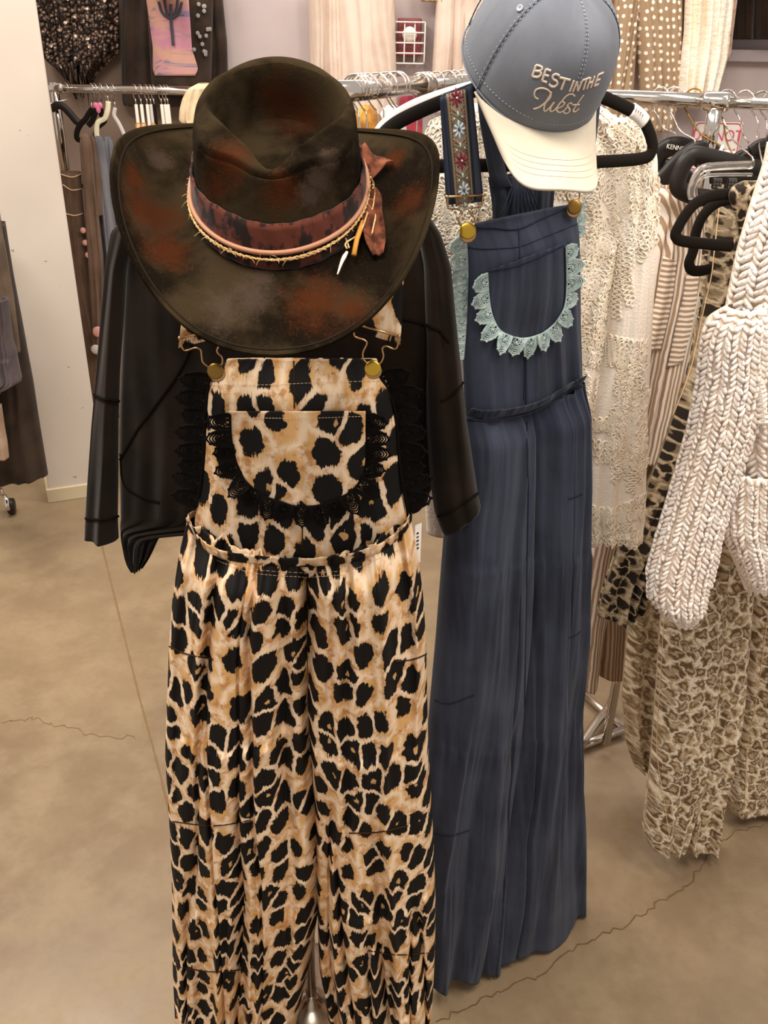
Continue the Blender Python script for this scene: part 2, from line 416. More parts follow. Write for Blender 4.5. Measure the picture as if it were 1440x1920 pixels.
def striped(name, c1, c2, freq=110, horiz=False, hue=None):
    t = NT(name, .9, 0, .15); sx = t.n('ShaderNodeSeparateXYZ', Vector=t.uv()); v = sx.outputs[1 if horiz else 0]
    w = t.ma('ADD', t.ma('MULTIPLY', v, freq), t.ma('MULTIPLY', t.noise(t.uv(), 25, 2), .5))
    f = t.mr(t.ma('ABSOLUTE', t.ma('SUBTRACT', t.ma('FRACT', w), .5)), .2, .3); t.col(t.mix(f, hexc(c1), hexc(c2)))
    t.bump(t.noise(t.sc(t.uv(), 1, .2, 1), 260, 3), .4, .002); return t.m
def polka(name, base, dot):
    t = NT(name, .9, 0, .15); v = t.sc(t.uv(), 1, 1, 1)
    vo = t.n('ShaderNodeTexVoronoi', {'voronoi_dimensions': '2D'}, Vector=v, Scale=33.0, Randomness=.35)
    t.col(t.mix(t.mr(vo.outputs['Distance'], .2, .27), hexc(dot), hexc(base))); t.bump(t.noise(t.uv(), 60, 3), .3, .003); return t.m
def denim(name, c1, c2, c3):
    t = NT(name, .88, 0, .2, sheen=.08); v = t.uv()
    a = t.mr(t.noise(t.sc(v, 90, 4, 1), 1.0, 5, .6), .32, .72); b = t.mr(t.noise(v, 6, 3), .35, .7)
    c = t.mix(a, hexc(c1), hexc(c2)); c = t.mix(t.ma('MULTIPLY', b, .45), c, hexc(c3)); t.col(c)
    h = t.ma('ADD', t.ma('MULTIPLY', t.noise(t.sc(v, 60, 8, 1), 1.0, 4), 1.0), t.ma('MULTIPLY', t.noise(v, 1100, 2), .3)); t.bump(h, .45, .0025); return t.m
M = {}
def felt(rust=(), grey=()):
    t = NT('felt', 1.0, 0, .03); p = t.obj()
    fine = t.noise(p, 420, 4, .75); mid = t.noise(p, 38, 5, .72); big = t.noise(p, 11, 4, .6, .3)
    c = t.mix(t.mr(big, .40, .62), hexc('#150f09'), hexc('#33291b'))
    jit = t.ma('ADD', t.ma('MULTIPLY', t.ma('SUBTRACT', mid, .5), 1.5), t.ma('MULTIPLY', t.ma('SUBTRACT', fine, .5), .9))
    def dye(spots):
        f = None
        for q, r in spots:   # a brushed-on dye patch round a point of the felt
            d = t.n('ShaderNodeVectorMath', {'operation': 'DISTANCE'}, i0=p, i1=tuple(float(x) for x in q)).outputs['Value']
            g = t.ma('SUBTRACT', 1.0, t.ma('DIVIDE', d, r)); f = g if f is None else t.ma('MAXIMUM', f, g)
        return t.mr(t.ma('ADD', f, jit), .10, .95)
    if rust: c = t.mix(t.ma('MULTIPLY', dye(rust), .85), c, hexc('#42200f'))
    if grey: c = t.mix(t.ma('MULTIPLY', dye(grey), .75), c, hexc('#43362d'))
    c = t.mix(t.mr(fine, .58, .85, 0, .35), c, hexc('#8a6f4d'))
    t.col(c); t.bump(fine, .5, .0012); return t.m
M['felt'] = felt()
M['band'] = fabric('hat_band_fabric', '#1f110c', '#5a2b1e', 70, bump=.3, bscale=300, lo=.45, hi=.55)
M['bow'] = plain('bow_fabric', '#3f2319', .9, 0, .1, '#7a4632', 70)
M['cord'] = plain('leather_cord', '#b07d60', .6, 0, .3)
M['twine'] = plain('twine', '#e3c08c', .9, 0, .1, '#c79c62', 300)
M['ycord'] = plain('yellow_cord', '#c98b3c', .7, 0, .2)
M['bead'] = plain('bone_bead', '#efe0cc', .4)
M['leo'] = leopard('bold_leopard')
M['leo_leg'] = leopard('bold_leopard_leg', 26.5, seed=.2, asp=(1.08, .74))
M['leo_pocket'] = leopard('bold_leopard_pocket', seed=.431, asp=(1.08, .8))
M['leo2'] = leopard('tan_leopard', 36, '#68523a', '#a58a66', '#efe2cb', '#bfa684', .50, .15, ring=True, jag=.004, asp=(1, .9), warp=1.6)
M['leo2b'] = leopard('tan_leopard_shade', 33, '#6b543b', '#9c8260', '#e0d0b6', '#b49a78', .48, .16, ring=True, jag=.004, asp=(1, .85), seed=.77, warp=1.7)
M['camo'] = leopard('dark_leopard', 54, '#241b13', '#66553f', '#b9a68a', '#7f6d55', .42, .05, hollow=2, jag=.002, asp=(1, .8), warp=1.0)
M['black'] = fabric('black_jersey', '#140d07', '#231810', 7, bump=.3, bscale=700, sheen=.12, rough=1.0, spec=.06)
M['blackseam'] = plain('black_seam', '#120c08', .9, 0, .1)
M['blacklace'] = plain('black_lace', '#0b0604', .9, 0, .15)
M['denim'] = denim('denim', '#20232f', '#323747', '#444a59')
M['denimd'] = denim('denim_inner', '#23252e', '#33363f', '#3d404b')
M['denimseam'] = plain('denim_seam', '#262b3a', .9, 0, .1)
M['bluelace'] = plain('aqua_lace', '#93a5a4', .9, 0, .15, '#b2c0bb', 120)
M['brass'] = plain('brass', '#c9a23c', .28, 1.0)
M['brassd'] = plain('antique_brass', '#8f6c36', .35, 1.0)
M['wire'] = plain('antique_wire', '#b9946a', .3, 1.0)
M['chrome'] = plain('chrome', '#d8d0c8', .12, 1.0)
M['chrome2'] = plain('worn_chrome', '#b8aa9a', .25, 1.0)
M['velvet'] = plain('black_velvet', '#150e09', .9, 0, .2)
M['blackplastic'] = plain('black_plastic', '#1a130d', .45, 0, .4)
M['white'] = plain('white_plastic', '#efe6d8', .5)
M['clear'] = plain('clear_plastic', '#f5efe8', .08, 0, .5, trans=.92)
M['cap'] = fabric('cap_twill', '#666971', '#71747c', 12, bump=.35, bscale=1600, rough=.85)
M['capseam'] = plain('cap_seam', '#666b76', .9)
M['capst'] = plain('cap_stitch', '#a2a6ae', .9)
M['visor'] = fabric('visor_cotton', '#c8bba6', '#d1c4b0', 12, bump=.3, bscale=1600)
M['visorst'] = plain('visor_stitch', '#d3c3ab', .9)
M['thread'] = plain('metallic_thread', '#dcc7b4', .4, .1)
M['stitch'] = plain('pale_thread', '#d9b98f', .9)
M['cream'] = fabric('cream_gauze', '#efe3d5', '#f6ece0', 14, (1, .3), bump=.6, bscale=240, bd=.002)
M['creamloop'] = plain('crochet_loops', '#f8eddd', .9, 0, .1, '#f0e1cb', 30)
M['knit'] = plain('chunky_yarn', '#f2e8e0', .95, 0, .1, '#ebddd1', 18)
M['knitin'] = plain('knit_ground', '#e2cfbb', .95, 0, .1)
M['stripe'] = striped('beige_stripe', '#a3866a', '#e6d8cb', 95)
M['stripeh'] = striped('beige_stripe_across', '#a3866a', '#e6d8cb', 95, True)
M['stripe2'] = striped('brown_stripe', '#8a6d50', '#b9a28a', 90)
M['polka'] = polka('polka_dot', '#9f8569', '#efe3d6')
M['paper'] = plain('paper', '#f0e9e2', .7)
M['ink'] = plain('ink', '#4a3c32', .8)
M['red'] = plain('sign_red', '#d8566a', .6)
M['darkseam'] = plain('dark_seam', '#3a2616', .9, 0, .1)

# ------------------------------------------------------------------ the room
WALLY = 4.3
def quad(name, P, m, uv=None): return mesh_obj(name, P, [[0, 1, 2, 3]], m, None, uv, False)
def floor_mat():
    t = NT('polished_concrete', .38, 0, .4); p = t.obj()
    a = t.mr(t.noise(p, 1.1, 5, .6, .4), .3, .7); b = t.mr(t.noise(p, 6, 6, .65), .35, .7); c = t.mr(t.noise(p, 55, 4, .7), .4, .75)
    k = t.mix(a, hexc('#7a6650'), hexc('#917c61')); k = t.mix(t.ma('MULTIPLY', b, .4), k, hexc('#a48f6f')); k = t.mix(t.ma('MULTIPLY', c, .25), k, hexc('#7b6243'))
    t.col(k); t.set(t.b.inputs['Roughness'], t.mr(b, 0, 1, .3, .5)); t.bump(t.noise(p, 30, 4), .08, .004); return t.m
def wall_mat(name, c1, c2):
    t = NT(name, .9, 0, .15); p = t.obj(); t.col(t.mix(t.mr(t.noise(p, 3, 4), .3, .7), hexc(c1), hexc(c2))); t.bump(t.noise(p, 140, 3), .15, .001); return t.m
fm = floor_mat()
fl = struct(MB().box((0, 2.2, -.05), 9, 7, .1).build('floor', fm, smooth=False))
wb = struct(MB().box((0, WALLY+.06, 1.6), 9, .12, 3.2).build('wall_back', wall_mat('lilac_wall', '#b9a9a8', '#c4b5b2'), smooth=False))
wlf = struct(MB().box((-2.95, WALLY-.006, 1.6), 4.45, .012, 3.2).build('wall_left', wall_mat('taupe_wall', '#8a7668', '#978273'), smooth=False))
# column with a cove base
a = onfloor(95, 941); b = onfloor(199, 925.5)
tt = (b-a)/np.linalg.norm(b-a); nn = np.array([-tt[1], tt[0], 0]); cc = (a+b)/2+nn*.16; wd = np.linalg.norm(b-a)
def colmat():
    t = NT('painted_column', .6, 0, .25); p = t.obj(); base = t.mix(t.mr(t.noise(p, 2, 3), .3, .7), hexc('#c9bcaf'), hexc('#d1c5b8'))
    sc = t.mr(t.noise(t.sc(p, 20, 20, 45), 1.0, 4, .7), .69, .72); t.col(t.mix(t.ma('MULTIPLY', sc, .8), base, hexc('#6d5748'))); return t.m
col = struct(MB().box(cc+np.array([0, 0, 1.6]), wd, .32, 3.2, np.array([tt, nn, [0, 0, 1]])).build('wall_column', colmat(), smooth=False, bevel=.004))
bb = struct(MB().box(cc+np.array([0, 0, .03]), wd+.02, .34, .06, np.array([tt, nn, [0, 0, 1]])).build('baseboard_column', wall_mat('base', '#cbb998', '#d6c6a8'), smooth=False, bevel=.003))
# saw-cut joint and cracks of the floor
def crack(pts, w, name, m, jit=.006, seed=1):
    mb = MB(); rnd = random.Random(seed); P = []
    for i in range(len(pts)-1):
        A = onfloor(*pts[i]); B = onfloor(*pts[i+1]); n = max(2, int(np.linalg.norm(B-A)/.012))
        for k in range(n): P.append(A+(B-A)*k/n+np.array([rnd.uniform(-1, 1), rnd.uniform(-1, 1), 0])*jit*.5)
    P = np.array(P); P[:, 2] = .0006; strip(mb, P, (0, 0, 1), np.array([w*rnd.uniform(.5, 1.2) for _ in P]), .0005)
    o = mb.build(name, m, None, False); struct(o); return o
crk = plain('crack_fill', '#6b5337', .9, 0, .1); jnt = plain('joint_fill', '#80674a', .9, 0, .1)
crack([(172, 945), (215, 1120), (262, 1310), (300, 1450), (330, 1580), (400, 1860)], .006, 'floor_joint', jnt, .0)
crack([(820, 1917), (930, 1860), (1010, 1830), (1080, 1775), (1170, 1735), (1225, 1700), (1290, 1660), (1330, 1600), (1333, 1570)], .003, 'floor_crack', crk, .012, 3)
crack([(1333, 1590), (1380, 1560), (1440, 1545)], .002, 'floor_crack', crk, .01, 4)
crack([(0, 1358), (60, 1345), (120, 1365), (190, 1380), (270, 1382)], .0022, 'floor_crack', jnt, .02, 5)

# ------------------------------------------------------------------ leopard overalls and their stand
PA = Pl(560, 700, 1.08, 0)
LO = thing('leopard_overalls', 'bold black and tan leopard print overalls with black lace, hanging over a black top', 'overalls', PA.p(575, 1925)*[1, 1, 0]+[0, 0, .05])
bib = garment('bib', PA, [(672, 428, 706), (692, 405, 714), (730, 390, 732), (790, 386, 744), (850, 384, 748), (910, 378, 752), (960, 368, 762), (1010, 358, 770), (1062, 352, 775)],
              M['leo'], LO, thick=.03, top=.1, fold=4, amp=.006, amp0=.0008, seed=3, nu=120, nv=130, solid=.0015)
ll = garment('trouser_leg', PA, [(352, 965, 574, 1036), (338, 1030, 577, 1075), (326, 1110, 578, 1140), (319, 1200, 582, 1215), (315, 1300, 587, 1300), (312, 1400, 595, 1400), (318, 1500, 602, 1500), (323, 1600, 604, 1600), (325, 1700, 598, 1700), (326, 1800, 582, 1800), (330, 1880, 563, 1880), (334, 1938, 550, 1935)],
             M['leo_leg'], LO, thick=.075, fold=4.4, amp=.021, amp0=.010, top=.45, seed=11, nu=150, nv=240, tieramp=.007, tiers=(.28, .62, .87), hem=.02, off=.006)
rl = garment('trouser_leg', PA, [(574, 1036, 768, 965), (577, 1075, 782, 1030), (578, 1140, 793, 1110), (572, 1215, 799, 1200), (572, 1300, 801, 1300), (580, 1400, 803, 1400), (588, 1500, 809, 1500), (592, 1600, 814, 1600), (595, 1700, 817, 1700), (598, 1800, 815, 1800), (612, 1880, 811, 1880), (618, 1935, 808, 1938)],
             M['leo_leg'], LO, thick=.075, fold=4.4, amp=.021, amp0=.010, top=.45, seed=14, nu=150, nv=240, tieramp=.007, tiers=(.3, .6, .84), hem=.02, off=.006)
bv = bvh_of(bib, ll, rl)
# gathered ruffle at the waist
mb = MB(); wp = [(352, 972), (372, 1010), (410, 1040), (480, 1052), (572, 1055), (650, 1050), (710, 1030), (750, 1000), (770, 968)]
P = lay(bv, wp, .003, 200)
T = np.gradient(P, axis=0); T /= np.linalg.norm(T, axis=1, keepdims=True)
V = []; U = []
K = 5
for i, p in enumerate(P):
    rf = .006*(vn(i*.35, 0, 5)+.4*vn(i*.9, 0, 6)-.6)
    for k in range(K):
        f = k/(K-1); V.append(p+np.array([0, -1, 0])*(.002+(1-f)*(.005+rf*1.6))+np.array([0, 0, 1])*(.016*(1-f)-.004+rf*.8*(1-f))); U.append([i*.0028, f*.02])
F = [[i*K+k, i*K+k+1, (i+1)*K+k+1, (i+1)*K+k] for i in range(len(P)-1) for k in range(K-1)]
rfl = mesh_obj('waist_ruffle', V, F, M['leo'], LO, U); s = rfl.modifiers.new('s', 'SOLIDIFY'); s.thickness = .0012
pk = patch('bib_pocket', bv, [(768, 433, 686), (800, 433, 686), (840, 438, 686), (870, 447, 684), (895, 461, 677), (915, 480, 664), (930, 502, 642), (941, 530, 615), (948, 560, 590)], M['leo_pocket'], LO, off=.005, puff=.004, uoff=(.033, .71))
pkb = bvh_of(pk, bib)
edge = [(433, 775), (435, 830), (446, 875), (472, 912), (515, 938), (565, 949), (615, 942), (655, 922), (681, 888), (687, 840), (687, 775)]
EP = lay(pkb, edge, .003, 90)
lace('pocket_lace', EP, (0, -1, 0), 1, M['blacklace'], LO, .021, .028, r=.0011, curl=.003)
MB().tube(lay(pkb, [(x, y) for x, y in edge], .002, 90), .0009, 6).build('piping', M['stitch'], LO)
mb = MB()
for line in ([(398, 722), (500, 722), (600, 718), (716, 714)], [(437, 782), (560, 784), (683, 780)], [(400, 1040), (470, 1066), (570, 1074), (660, 1068), (715, 1045)], [(405, 1050), (470, 1074), (570, 1082), (650, 1078)]):
    q = lay(pkb if line[0][1] < 900 else bv, line, .0012, 120)
    mb = MB()
    for i in range(0, len(q)-2, 3): mb.tube(q[i:i+3], .00035, 4)
    mb.build('stitching', M['stitch'], LO)
mb = MB()
for line in ([(551, 676), (551, 722), (552, 766)], [(567, 985), (567, 1030)], [(575, 1090), (576, 1200), (578, 1320)]):
    MB().tube(lay(bv, line, .0004, 60), .0009, 5).build('centre_seam', M['darkseam'], LO)
for line in ([(318, 1212), (350, 1226), (400, 1236)], [(742, 1240), (775, 1236), (800, 1226)], [(324, 1540), (400, 1548), (470, 1538)], [(655, 1562), (710, 1560), (765, 1548)], [(330, 1812), (400, 1822), (455, 1818)], [(690, 1782), (745, 1790), (812, 1786)]):
    q = lay(bv, line, .0005, 60)
    if len(q) > 4: MB().tube(q, .0011, 5).build('tier_seam', M['darkseam'], LO)
# side laces of the bib
for pts, sg in (([(394, 702), (386, 760), (383, 830), (379, 890), (368, 950)], -1), ([(712, 700), (738, 760), (746, 830), (752, 890), (765, 955)], 1)):
    Q = smooth_path([PA.p(x, y, .004) for x, y in pts], 50)
    lace('side_lace', Q, (0, -1, 0), -sg, M['blacklace'], LO, .024, .034, r=.0012, curl=.006)
    mbx = MB(); strip(mbx, Q-np.array([0, .002, 0]), (0, -1, 0), .004, .0006); mbx.build('lace_tape', M['blacklace'], LO)
def buckle(parent, pl, off, bar, lo, ro, btn, rad, m_btn, drop=.004):
    mb = MB(); rr = .0011
    mb.tube([pl.p(*bar[0], off), pl.p(*bar[1], off)], rr*1.3, 8)
    mb.tube(smooth_path([pl.p(x, y, off) for x, y in lo], 50), rr, 8); mb.tube(smooth_path([pl.p(x, y, off) for x, y in ro], 50), rr, 8)
    for e in bar: V, F = ball(8, 6); mb.add(V*rr*2.2+pl.p(*e, off), F)
    w = mb.build('buckle', M['wire'], parent)
    c = pl.p(*btn, off+drop); ax = np.array([.05, -1, .25]); ax /= np.linalg.norm(ax)
    V, F = lathe([(rad*.55, -.006), (rad*.55, -.002), (rad*.93, -.0018), (rad, -.0005), (rad, .001), (rad*.94, .0022), (rad*.8, .0027), (rad*.4, .003), (.0002, .0031)], c, ax, 28)
    MB().add(V, F).build('button', m_btn, parent)
    V, F = lathe([(rad*.98, -.0026), (rad*1.02, -.0018), (rad*.9, -.0012)], c-ax*.004-np.array([-.001, 0, .0035]), ax, 24); MB().add(V, F).build('button_backing', M['wire'], parent)
buckle(LO, PA, .05, ((337, 634), (412, 618)), [(338, 634), (341, 650), (348, 657), (366, 652), (376, 656), (378, 668), (381, 680), (397, 692)], [(411, 618), (422, 642), (410, 650), (407, 660), (416, 670), (416, 682), (405, 692)], (404, 696), .0098, M['brassd'])
buckle(LO, PA, .05, ((669, 608), (748, 631)), [(668, 608), (664, 620), (666, 631), (682, 637), (688, 644), (681, 660), (682, 674), (696, 687)], [(748, 631), (745, 650), (738, 654), (724, 649), (717, 654), (719, 668), (714, 680), (702, 688)], (699, 691), .0098, M['brass'])
def strap(parent, pl, off, pts, m, name='strap', du=.2):
    """pts: (xl,yl,xr,yr) rows"""
    mb = MB(); V = []; U = []; n = len(pts)
    for i, (a, b, c, d) in enumerate(pts):
        A = pl.p(a, b, off); B = pl.p(c, d, off)
        for k in range(9):
            f = k/8; V.append(A*(1-f)+B*f+pl.n*.001*math.sin(math.pi*f)); U.append([f*.05+du, -pl.p(a, b, off)[2]+.4])
    F = [[i*9+k, (i+1)*9+k, (i+1)*9+k+1, i*9+k+1] for i in range(n-1) for k in range(8)]
    o = mesh_obj(name, V, F, m, parent, U); s = o.modifiers.new('s', 'SOLIDIFY'); s.thickness = .0025; s.offset = 0; return o
strap(LO, PA, .046, [(352, 500, 412, 500), (344, 570, 408, 560), (335, 652, 402, 634)], M['leo'], du=.235)
strap(LO, PA, .046, [(690, 440, 757, 440), (684, 520, 757, 520), (674, 600, 752, 622), (666, 618, 750, 646)], M['leo'], du=.29)
# swing tag
tg = MB(); tg.box(PA.p(783, 1020, .0), .012, .0008, .062, np.array([[.75, .66, 0], [.66, -.75, 0], [0, 0, 1]])); to = tg.build('swing_tag', M['paper'], LO, False); to['label'] = 'white paper swing tag'
tm = MB()
for k, z in enumerate((1000, 1007, 1014, 1021, 1028)):
    p = PA.p(783, z, .0012); tm.box(p, .004, .0006, .0022 if k % 2 else .003, np.array([[.75, .66, 0], [.66, -.75, 0], [0, 0, 1]]))
tm.build('tag_print', M['ink'], to, False)

# ------------------------------------------------------------------ black top under the overalls
PT = Pl(560, 700, 1.17, 0)
TE = thing('pullover', 'oversized washed black pullover with wide sleeves behind the leopard overalls', 'top', PT.p(560, 1000))
body = garment('body', PT, [(372, 380, 640), (400, 300, 730), (430, 262, 768), (480, 238, 800), (600, 232, 830), (750, 226, 838), (850, 224, 835), (940, 226, 800), (964, 226, 785), (975, 227, 340), (1000, 229, 302), (1040, 237, 284), (1062, 250, 268)],
               M['black'], TE, thick=.035, fold=3, amp=.012, seed=21, nu=120, nv=130)
sl = garment('sleeve', PT, [(392, 262, 300), (430, 208, 262), (500, 197, 238), (600, 188, 232), (700, 180, 225), (800, 171, 222), (900, 164, 222), (975, 160, 221), (1008, 159, 223)],
             M['black'], TE, thick=.03, fold=4, amp=.008, seed=25, nu=50, nv=110, off=.02)
sr = garment('sleeve', PT, [(760, 392, 800, 398), (782, 430, 826, 436), (795, 500, 846, 500), (798, 600, 855, 600), (798, 700, 866, 700), (800, 800, 876, 795), (806, 900, 889, 880), (815, 960, 896, 925), (828, 993, 901, 946)],
             M['black'], TE, thick=.03, fold=4, amp=.008, seed=28, nu=60, nv=110, off=.02)
bt = bvh_of(body, sl, sr)
mb = MB()
for l, r in (([(174, 738), (195, 748), (222, 752)], .0022), ([(161, 972), (190, 974), (221, 968)], .002), ([(226, 862), (262, 800), (300, 750), (340, 690), (360, 640)], .0022), ([(226, 850), (232, 905), (262, 930), (300, 942)], .0015), ([(822, 968), (850, 955), (895, 925)], .002), ([(828, 752), (850, 738), (869, 716)], .002), ([(740, 596), (790, 606), (826, 622), (842, 640)], .002), ([(800, 620), (800, 700), (795, 790), (790, 860)], .0014), ([(700, 420), (708, 520), (730, 640)], .0014)):
    q = lay(bt, l, .0005, 60)
    if len(q) > 2: MB().tube(q, r, 6).build('seam', M['blackseam'], TE)

# stand: round base, pole and arm that carry the outfit and the hat
b0 = onfloor(585, 1890); px_ = b0[0]; py_ = PT.A[1]+.0
ST = thing('display_stand', 'chrome display stand with domed round base seen between the leopard trouser legs', 'stand', (px_, py_, 0))
V, F = lathe([(.15, 0), (.152, .004), (.148, .01), (.12, .018), (.06, .03), (.03, .04), (.018, .05), (.014, .06)], (px_, py_-.03, .0), seg=48); MB().add(V, F).build('base', M['chrome2'], ST)
MB().tube([(px_, py_-.03, .03), (px_, py_-.03, 1.30), (px_, py_-.01, 1.38), (px_-.03, py_-.02, 1.47)], .011, 12).build('pole', M['chrome'], ST)
hx = px_
HG = thing('clothes_hanger', 'black hanger inside the black top on the display stand', 'hanger', (hx, py_, 1.4))
sh = [PT.p(x, y) for x, y in ((300, 425), (400, 395), (520, 372), (640, 395), (740, 425))]
MB().tube(smooth_path(sh, 40), .007, 8).build('bar', M['velvet'], HG)

# ------------------------------------------------------------------ felt hat
HC = atY(526, 377, .965)
hang = math.radians(31); hroll = math.radians(2.0); hyaw = math.radians(1)
HRm = Matrix.Rotation(hroll, 3, 'Y') @ Matrix.Rotation(hang, 3, 'X') @ Matrix.Rotation(hyaw, 3, 'Z')
HR = np.array(HRm)
def hw(P): return np.asarray(P) @ HR.T+HC
CA, CB, CH = .083, .096, .096
def crown_pt(ph, s):
    # ph 0 = right, -pi/2 = front (towards the viewer)
    c, sn = math.cos(ph), math.sin(ph)
    if s <= 1:   # wall
        q = s; sc = 1+.03*(1-q)**3-.07*q**1.8; z = CH*.88*q
        fr = math.exp(-((ph+math.pi/2-.62)/.42)**2)+math.exp(-((ph+math.pi/2+.62)/.42)**2)
        pinch = 1-.155*fr*sst(0, 1, q)*q**.6
        return np.array([CA*c*sc*pinch, CB*sn*sc*pinch*(1-.24*q**1.3*max(0, -sn)**1.5), z])
    q = (s-1)    # shoulder and top, 0..1 to the centre
    a = q*math.pi/2
    rr = 1-.07
    if q < .3:
        k = q/.3; rad = rr*(1-.065*(1-math.cos(k*math.pi/2))); z = CH*.88+CH*.12*math.sin(k*math.pi/2)
    else:
        k = (q-.3)/.7; rad = rr*.935*(1-k); z = CH
    fr = math.exp(-((ph+math.pi/2-.62)/.42)**2)+math.exp(-((ph+math.pi/2+.62)/.42)**2)
    pinch = 1-.155*fr*max(0, 1-max(0, q-.3)*1.2)
    x = CA*c*rad*pinch; y = CB*sn*rad*pinch*(1-.24*max(0, -sn)**1.5)
    xn = x/CA; yn = y/CB
    yc = .12
    if yn > yc: Wd = .68*math.sqrt(max(0, 1-((yn-yc)/.62)**2))
    else: Wd = .68*max(0, 1-((yc-yn)/.68))**.8
    e = abs(xn)/max(Wd, .02)
    if yn > yc+.61 or yn < yc-.68: e = 3
    dm = 1-float(sst(.72, 1.2, e))
    z -= .058*dm*(1-.15*yn)+.008*math.exp(-(xn/.25)**2)*sst(-.1, -.8, yn)
    z += .0055*math.exp(-((e-1.18)/.28)**2)*(yn > -.62)
    z += .008*yn-.004*(xn**2)
    return np.array([x, y, z])
NS = [i/24 for i in range(25)]+[1+.3*i/10 for i in range(1, 11)]+[1.3+.7*i/34 for i in range(1, 35)]
NP = 144; V = []
for s in NS:
    for k in range(NP):
        V.append(crown_pt(-math.pi+2*math.pi*k/NP, s))
V = np.array(V).reshape(len(NS), NP, 3)
# soften the creases
for _ in range(4):
    W2 = V.copy(); W2[5:-1] = (V[5:-1]*2+V[4:-2]+V[6:]+np.roll(V, 1, 1)[5:-1]+np.roll(V, -1, 1)[5:-1])/6; V = W2
def brim_pt(ph, t):
    c, sn = math.cos(ph), math.sin(ph)
    ax, by = .167, (.190 if sn < 0 else .132)
    ex = 1.0
    xi, yi = CA*1.03*c, CB*1.03*sn
    xo, yo = ax*np.sign(c)*abs(c)**.98, by*np.sign(sn)*abs(sn)**.98
    x = xi*(1-t)+xo*t; y = yi*(1-t)+yo*t
    side = abs(c)**2.2
    z = .043*side*t**1.9-.020*(1-side)*t**1.3*(1 if sn < 0 else .5)+.004*(1-t)**6
    z += .010*t**4*side*math.sin(ph*2+1)
    z += .004*float(sst(.9, .98, t))
    x -= .012*side*np.sign(c)*t**3
    return np.array([x, y, z])
TB = [(i/28) for i in range(29)]
B = np.array([[brim_pt(-math.pi+2*math.pi*k/NP, t) for k in range(NP)] for t in TB[1:]])
full = np.concatenate([B[::-1], V], 0); R_ = full.shape[0]
Fh = [[i*NP+k, i*NP+(k+1) % NP, (i+1)*NP+(k+1) % NP, (i+1)*NP+k] for i in range(R_-1) for k in range(NP)]
HT = thing('felt_hat', 'dark brown distressed felt western hat with rust patches above the leopard overalls', 'hat', HC)
hb = mesh_obj('hat_body', hw(full.reshape(-1, 3)), Fh, M['felt'], HT)
s = hb.modifiers.new('s', 'SOLIDIFY'); s.thickness = .0032; s.offset = -1
be = hb.modifiers.new('b', 'BEVEL'); be.width = .0012; be.segments = 2; be.limit_method = 'ANGLE'
# crease line near the brim edge
MB().tube(hw([brim_pt(-math.pi+2*math.pi*k/NP, .93)+[0, 0, .0006] for k in range(NP)]), .0011, 6, True).build('brim_stitch', plain('felt_seam', '#241c13', .95, 0, .1), HT)
def band_loop(z0, z1, out, name, m, n=140, thick=.0022):
    V = []; K = 8
    for k in range(n):
        ph = -math.pi+2*math.pi*k/n
        for j in range(K):
            z = z0+(z1-z0)*j/(K-1); q = z/(CH*.88); p = crown_pt(ph, max(0, min(1, q))); r = np.array([math.cos(ph), math.sin(ph), 0])
            V.append(p*[1, 1, 0]+[0, 0, z]+r*(out+.0012*math.sin(ph*23+j)*.5))
    F = [[k*K+j, ((k+1) % n)*K+j, ((k+1) % n)*K+j+1, k*K+j+1] for k in range(n) for j in range(K-1)]
    U = [[k*.0038, j*.004] for k in range(n) for j in range(K)]
    o = mesh_obj(name, hw(V), F, m, HT, U); s = o.modifiers.new('s', 'SOLIDIFY'); s.thickness = thick; s.offset = 1; return o
band_loop(.003, .045, .0012, 'hat_band', M['band'])
def cord(zf, r, out, name, m, seed=0, wob=.0008, flat=None):
    P = []
    for k in range(220):
        ph = -math.pi+2*math.pi*k/220; z = zf(ph); p = crown_pt(ph, z/(CH*.88)); rr = np.array([math.cos(ph), math.sin(ph), 0])
        P.append(p*[1, 1, 0]+[0, 0, z]+rr*(out+wob*math.sin(k*1.9+seed)))
    return MB().tube(hw(P), r, 8, True).build(name, m, HT)
cord(lambda p: .0215+.003*math.cos(p), .0024, .005, 'leather_cord', M['cord'], 0, 0)
mb = MB(); rnd = random.Random(7)
for sd, dz in ((0, 0), (2, .0015)):
    P = []
    for k in range(260):
        ph = -math.pi+2*math.pi*k/260; z = .0165+.004*math.cos(ph)+dz*math.sin(ph*3+sd); p = crown_pt(ph, z/(CH*.88)); rr = np.array([math.cos(ph), math.sin(ph), 0])
        P.append(p*[1, 1, 0]+[0, 0, z]+rr*(.0068+.0005*math.sin(k*2.4+sd))+[0, 0, .0005*math.cos(k*2.4+sd)])
    P = hw(P); mb.tube(P, .0010, 6, True)
    for k in range(0, 260, 4):
        q = P[k]+np.array([rnd.uniform(-1, 1), -abs(rnd.uniform(0, 1)), rnd.uniform(-1, 1)])*.007; mb.tube([P[k], (P[k]+q)/2+[0, 0, .001], q], .00025, 3)
mb.build('twine', M['twine'], HT)
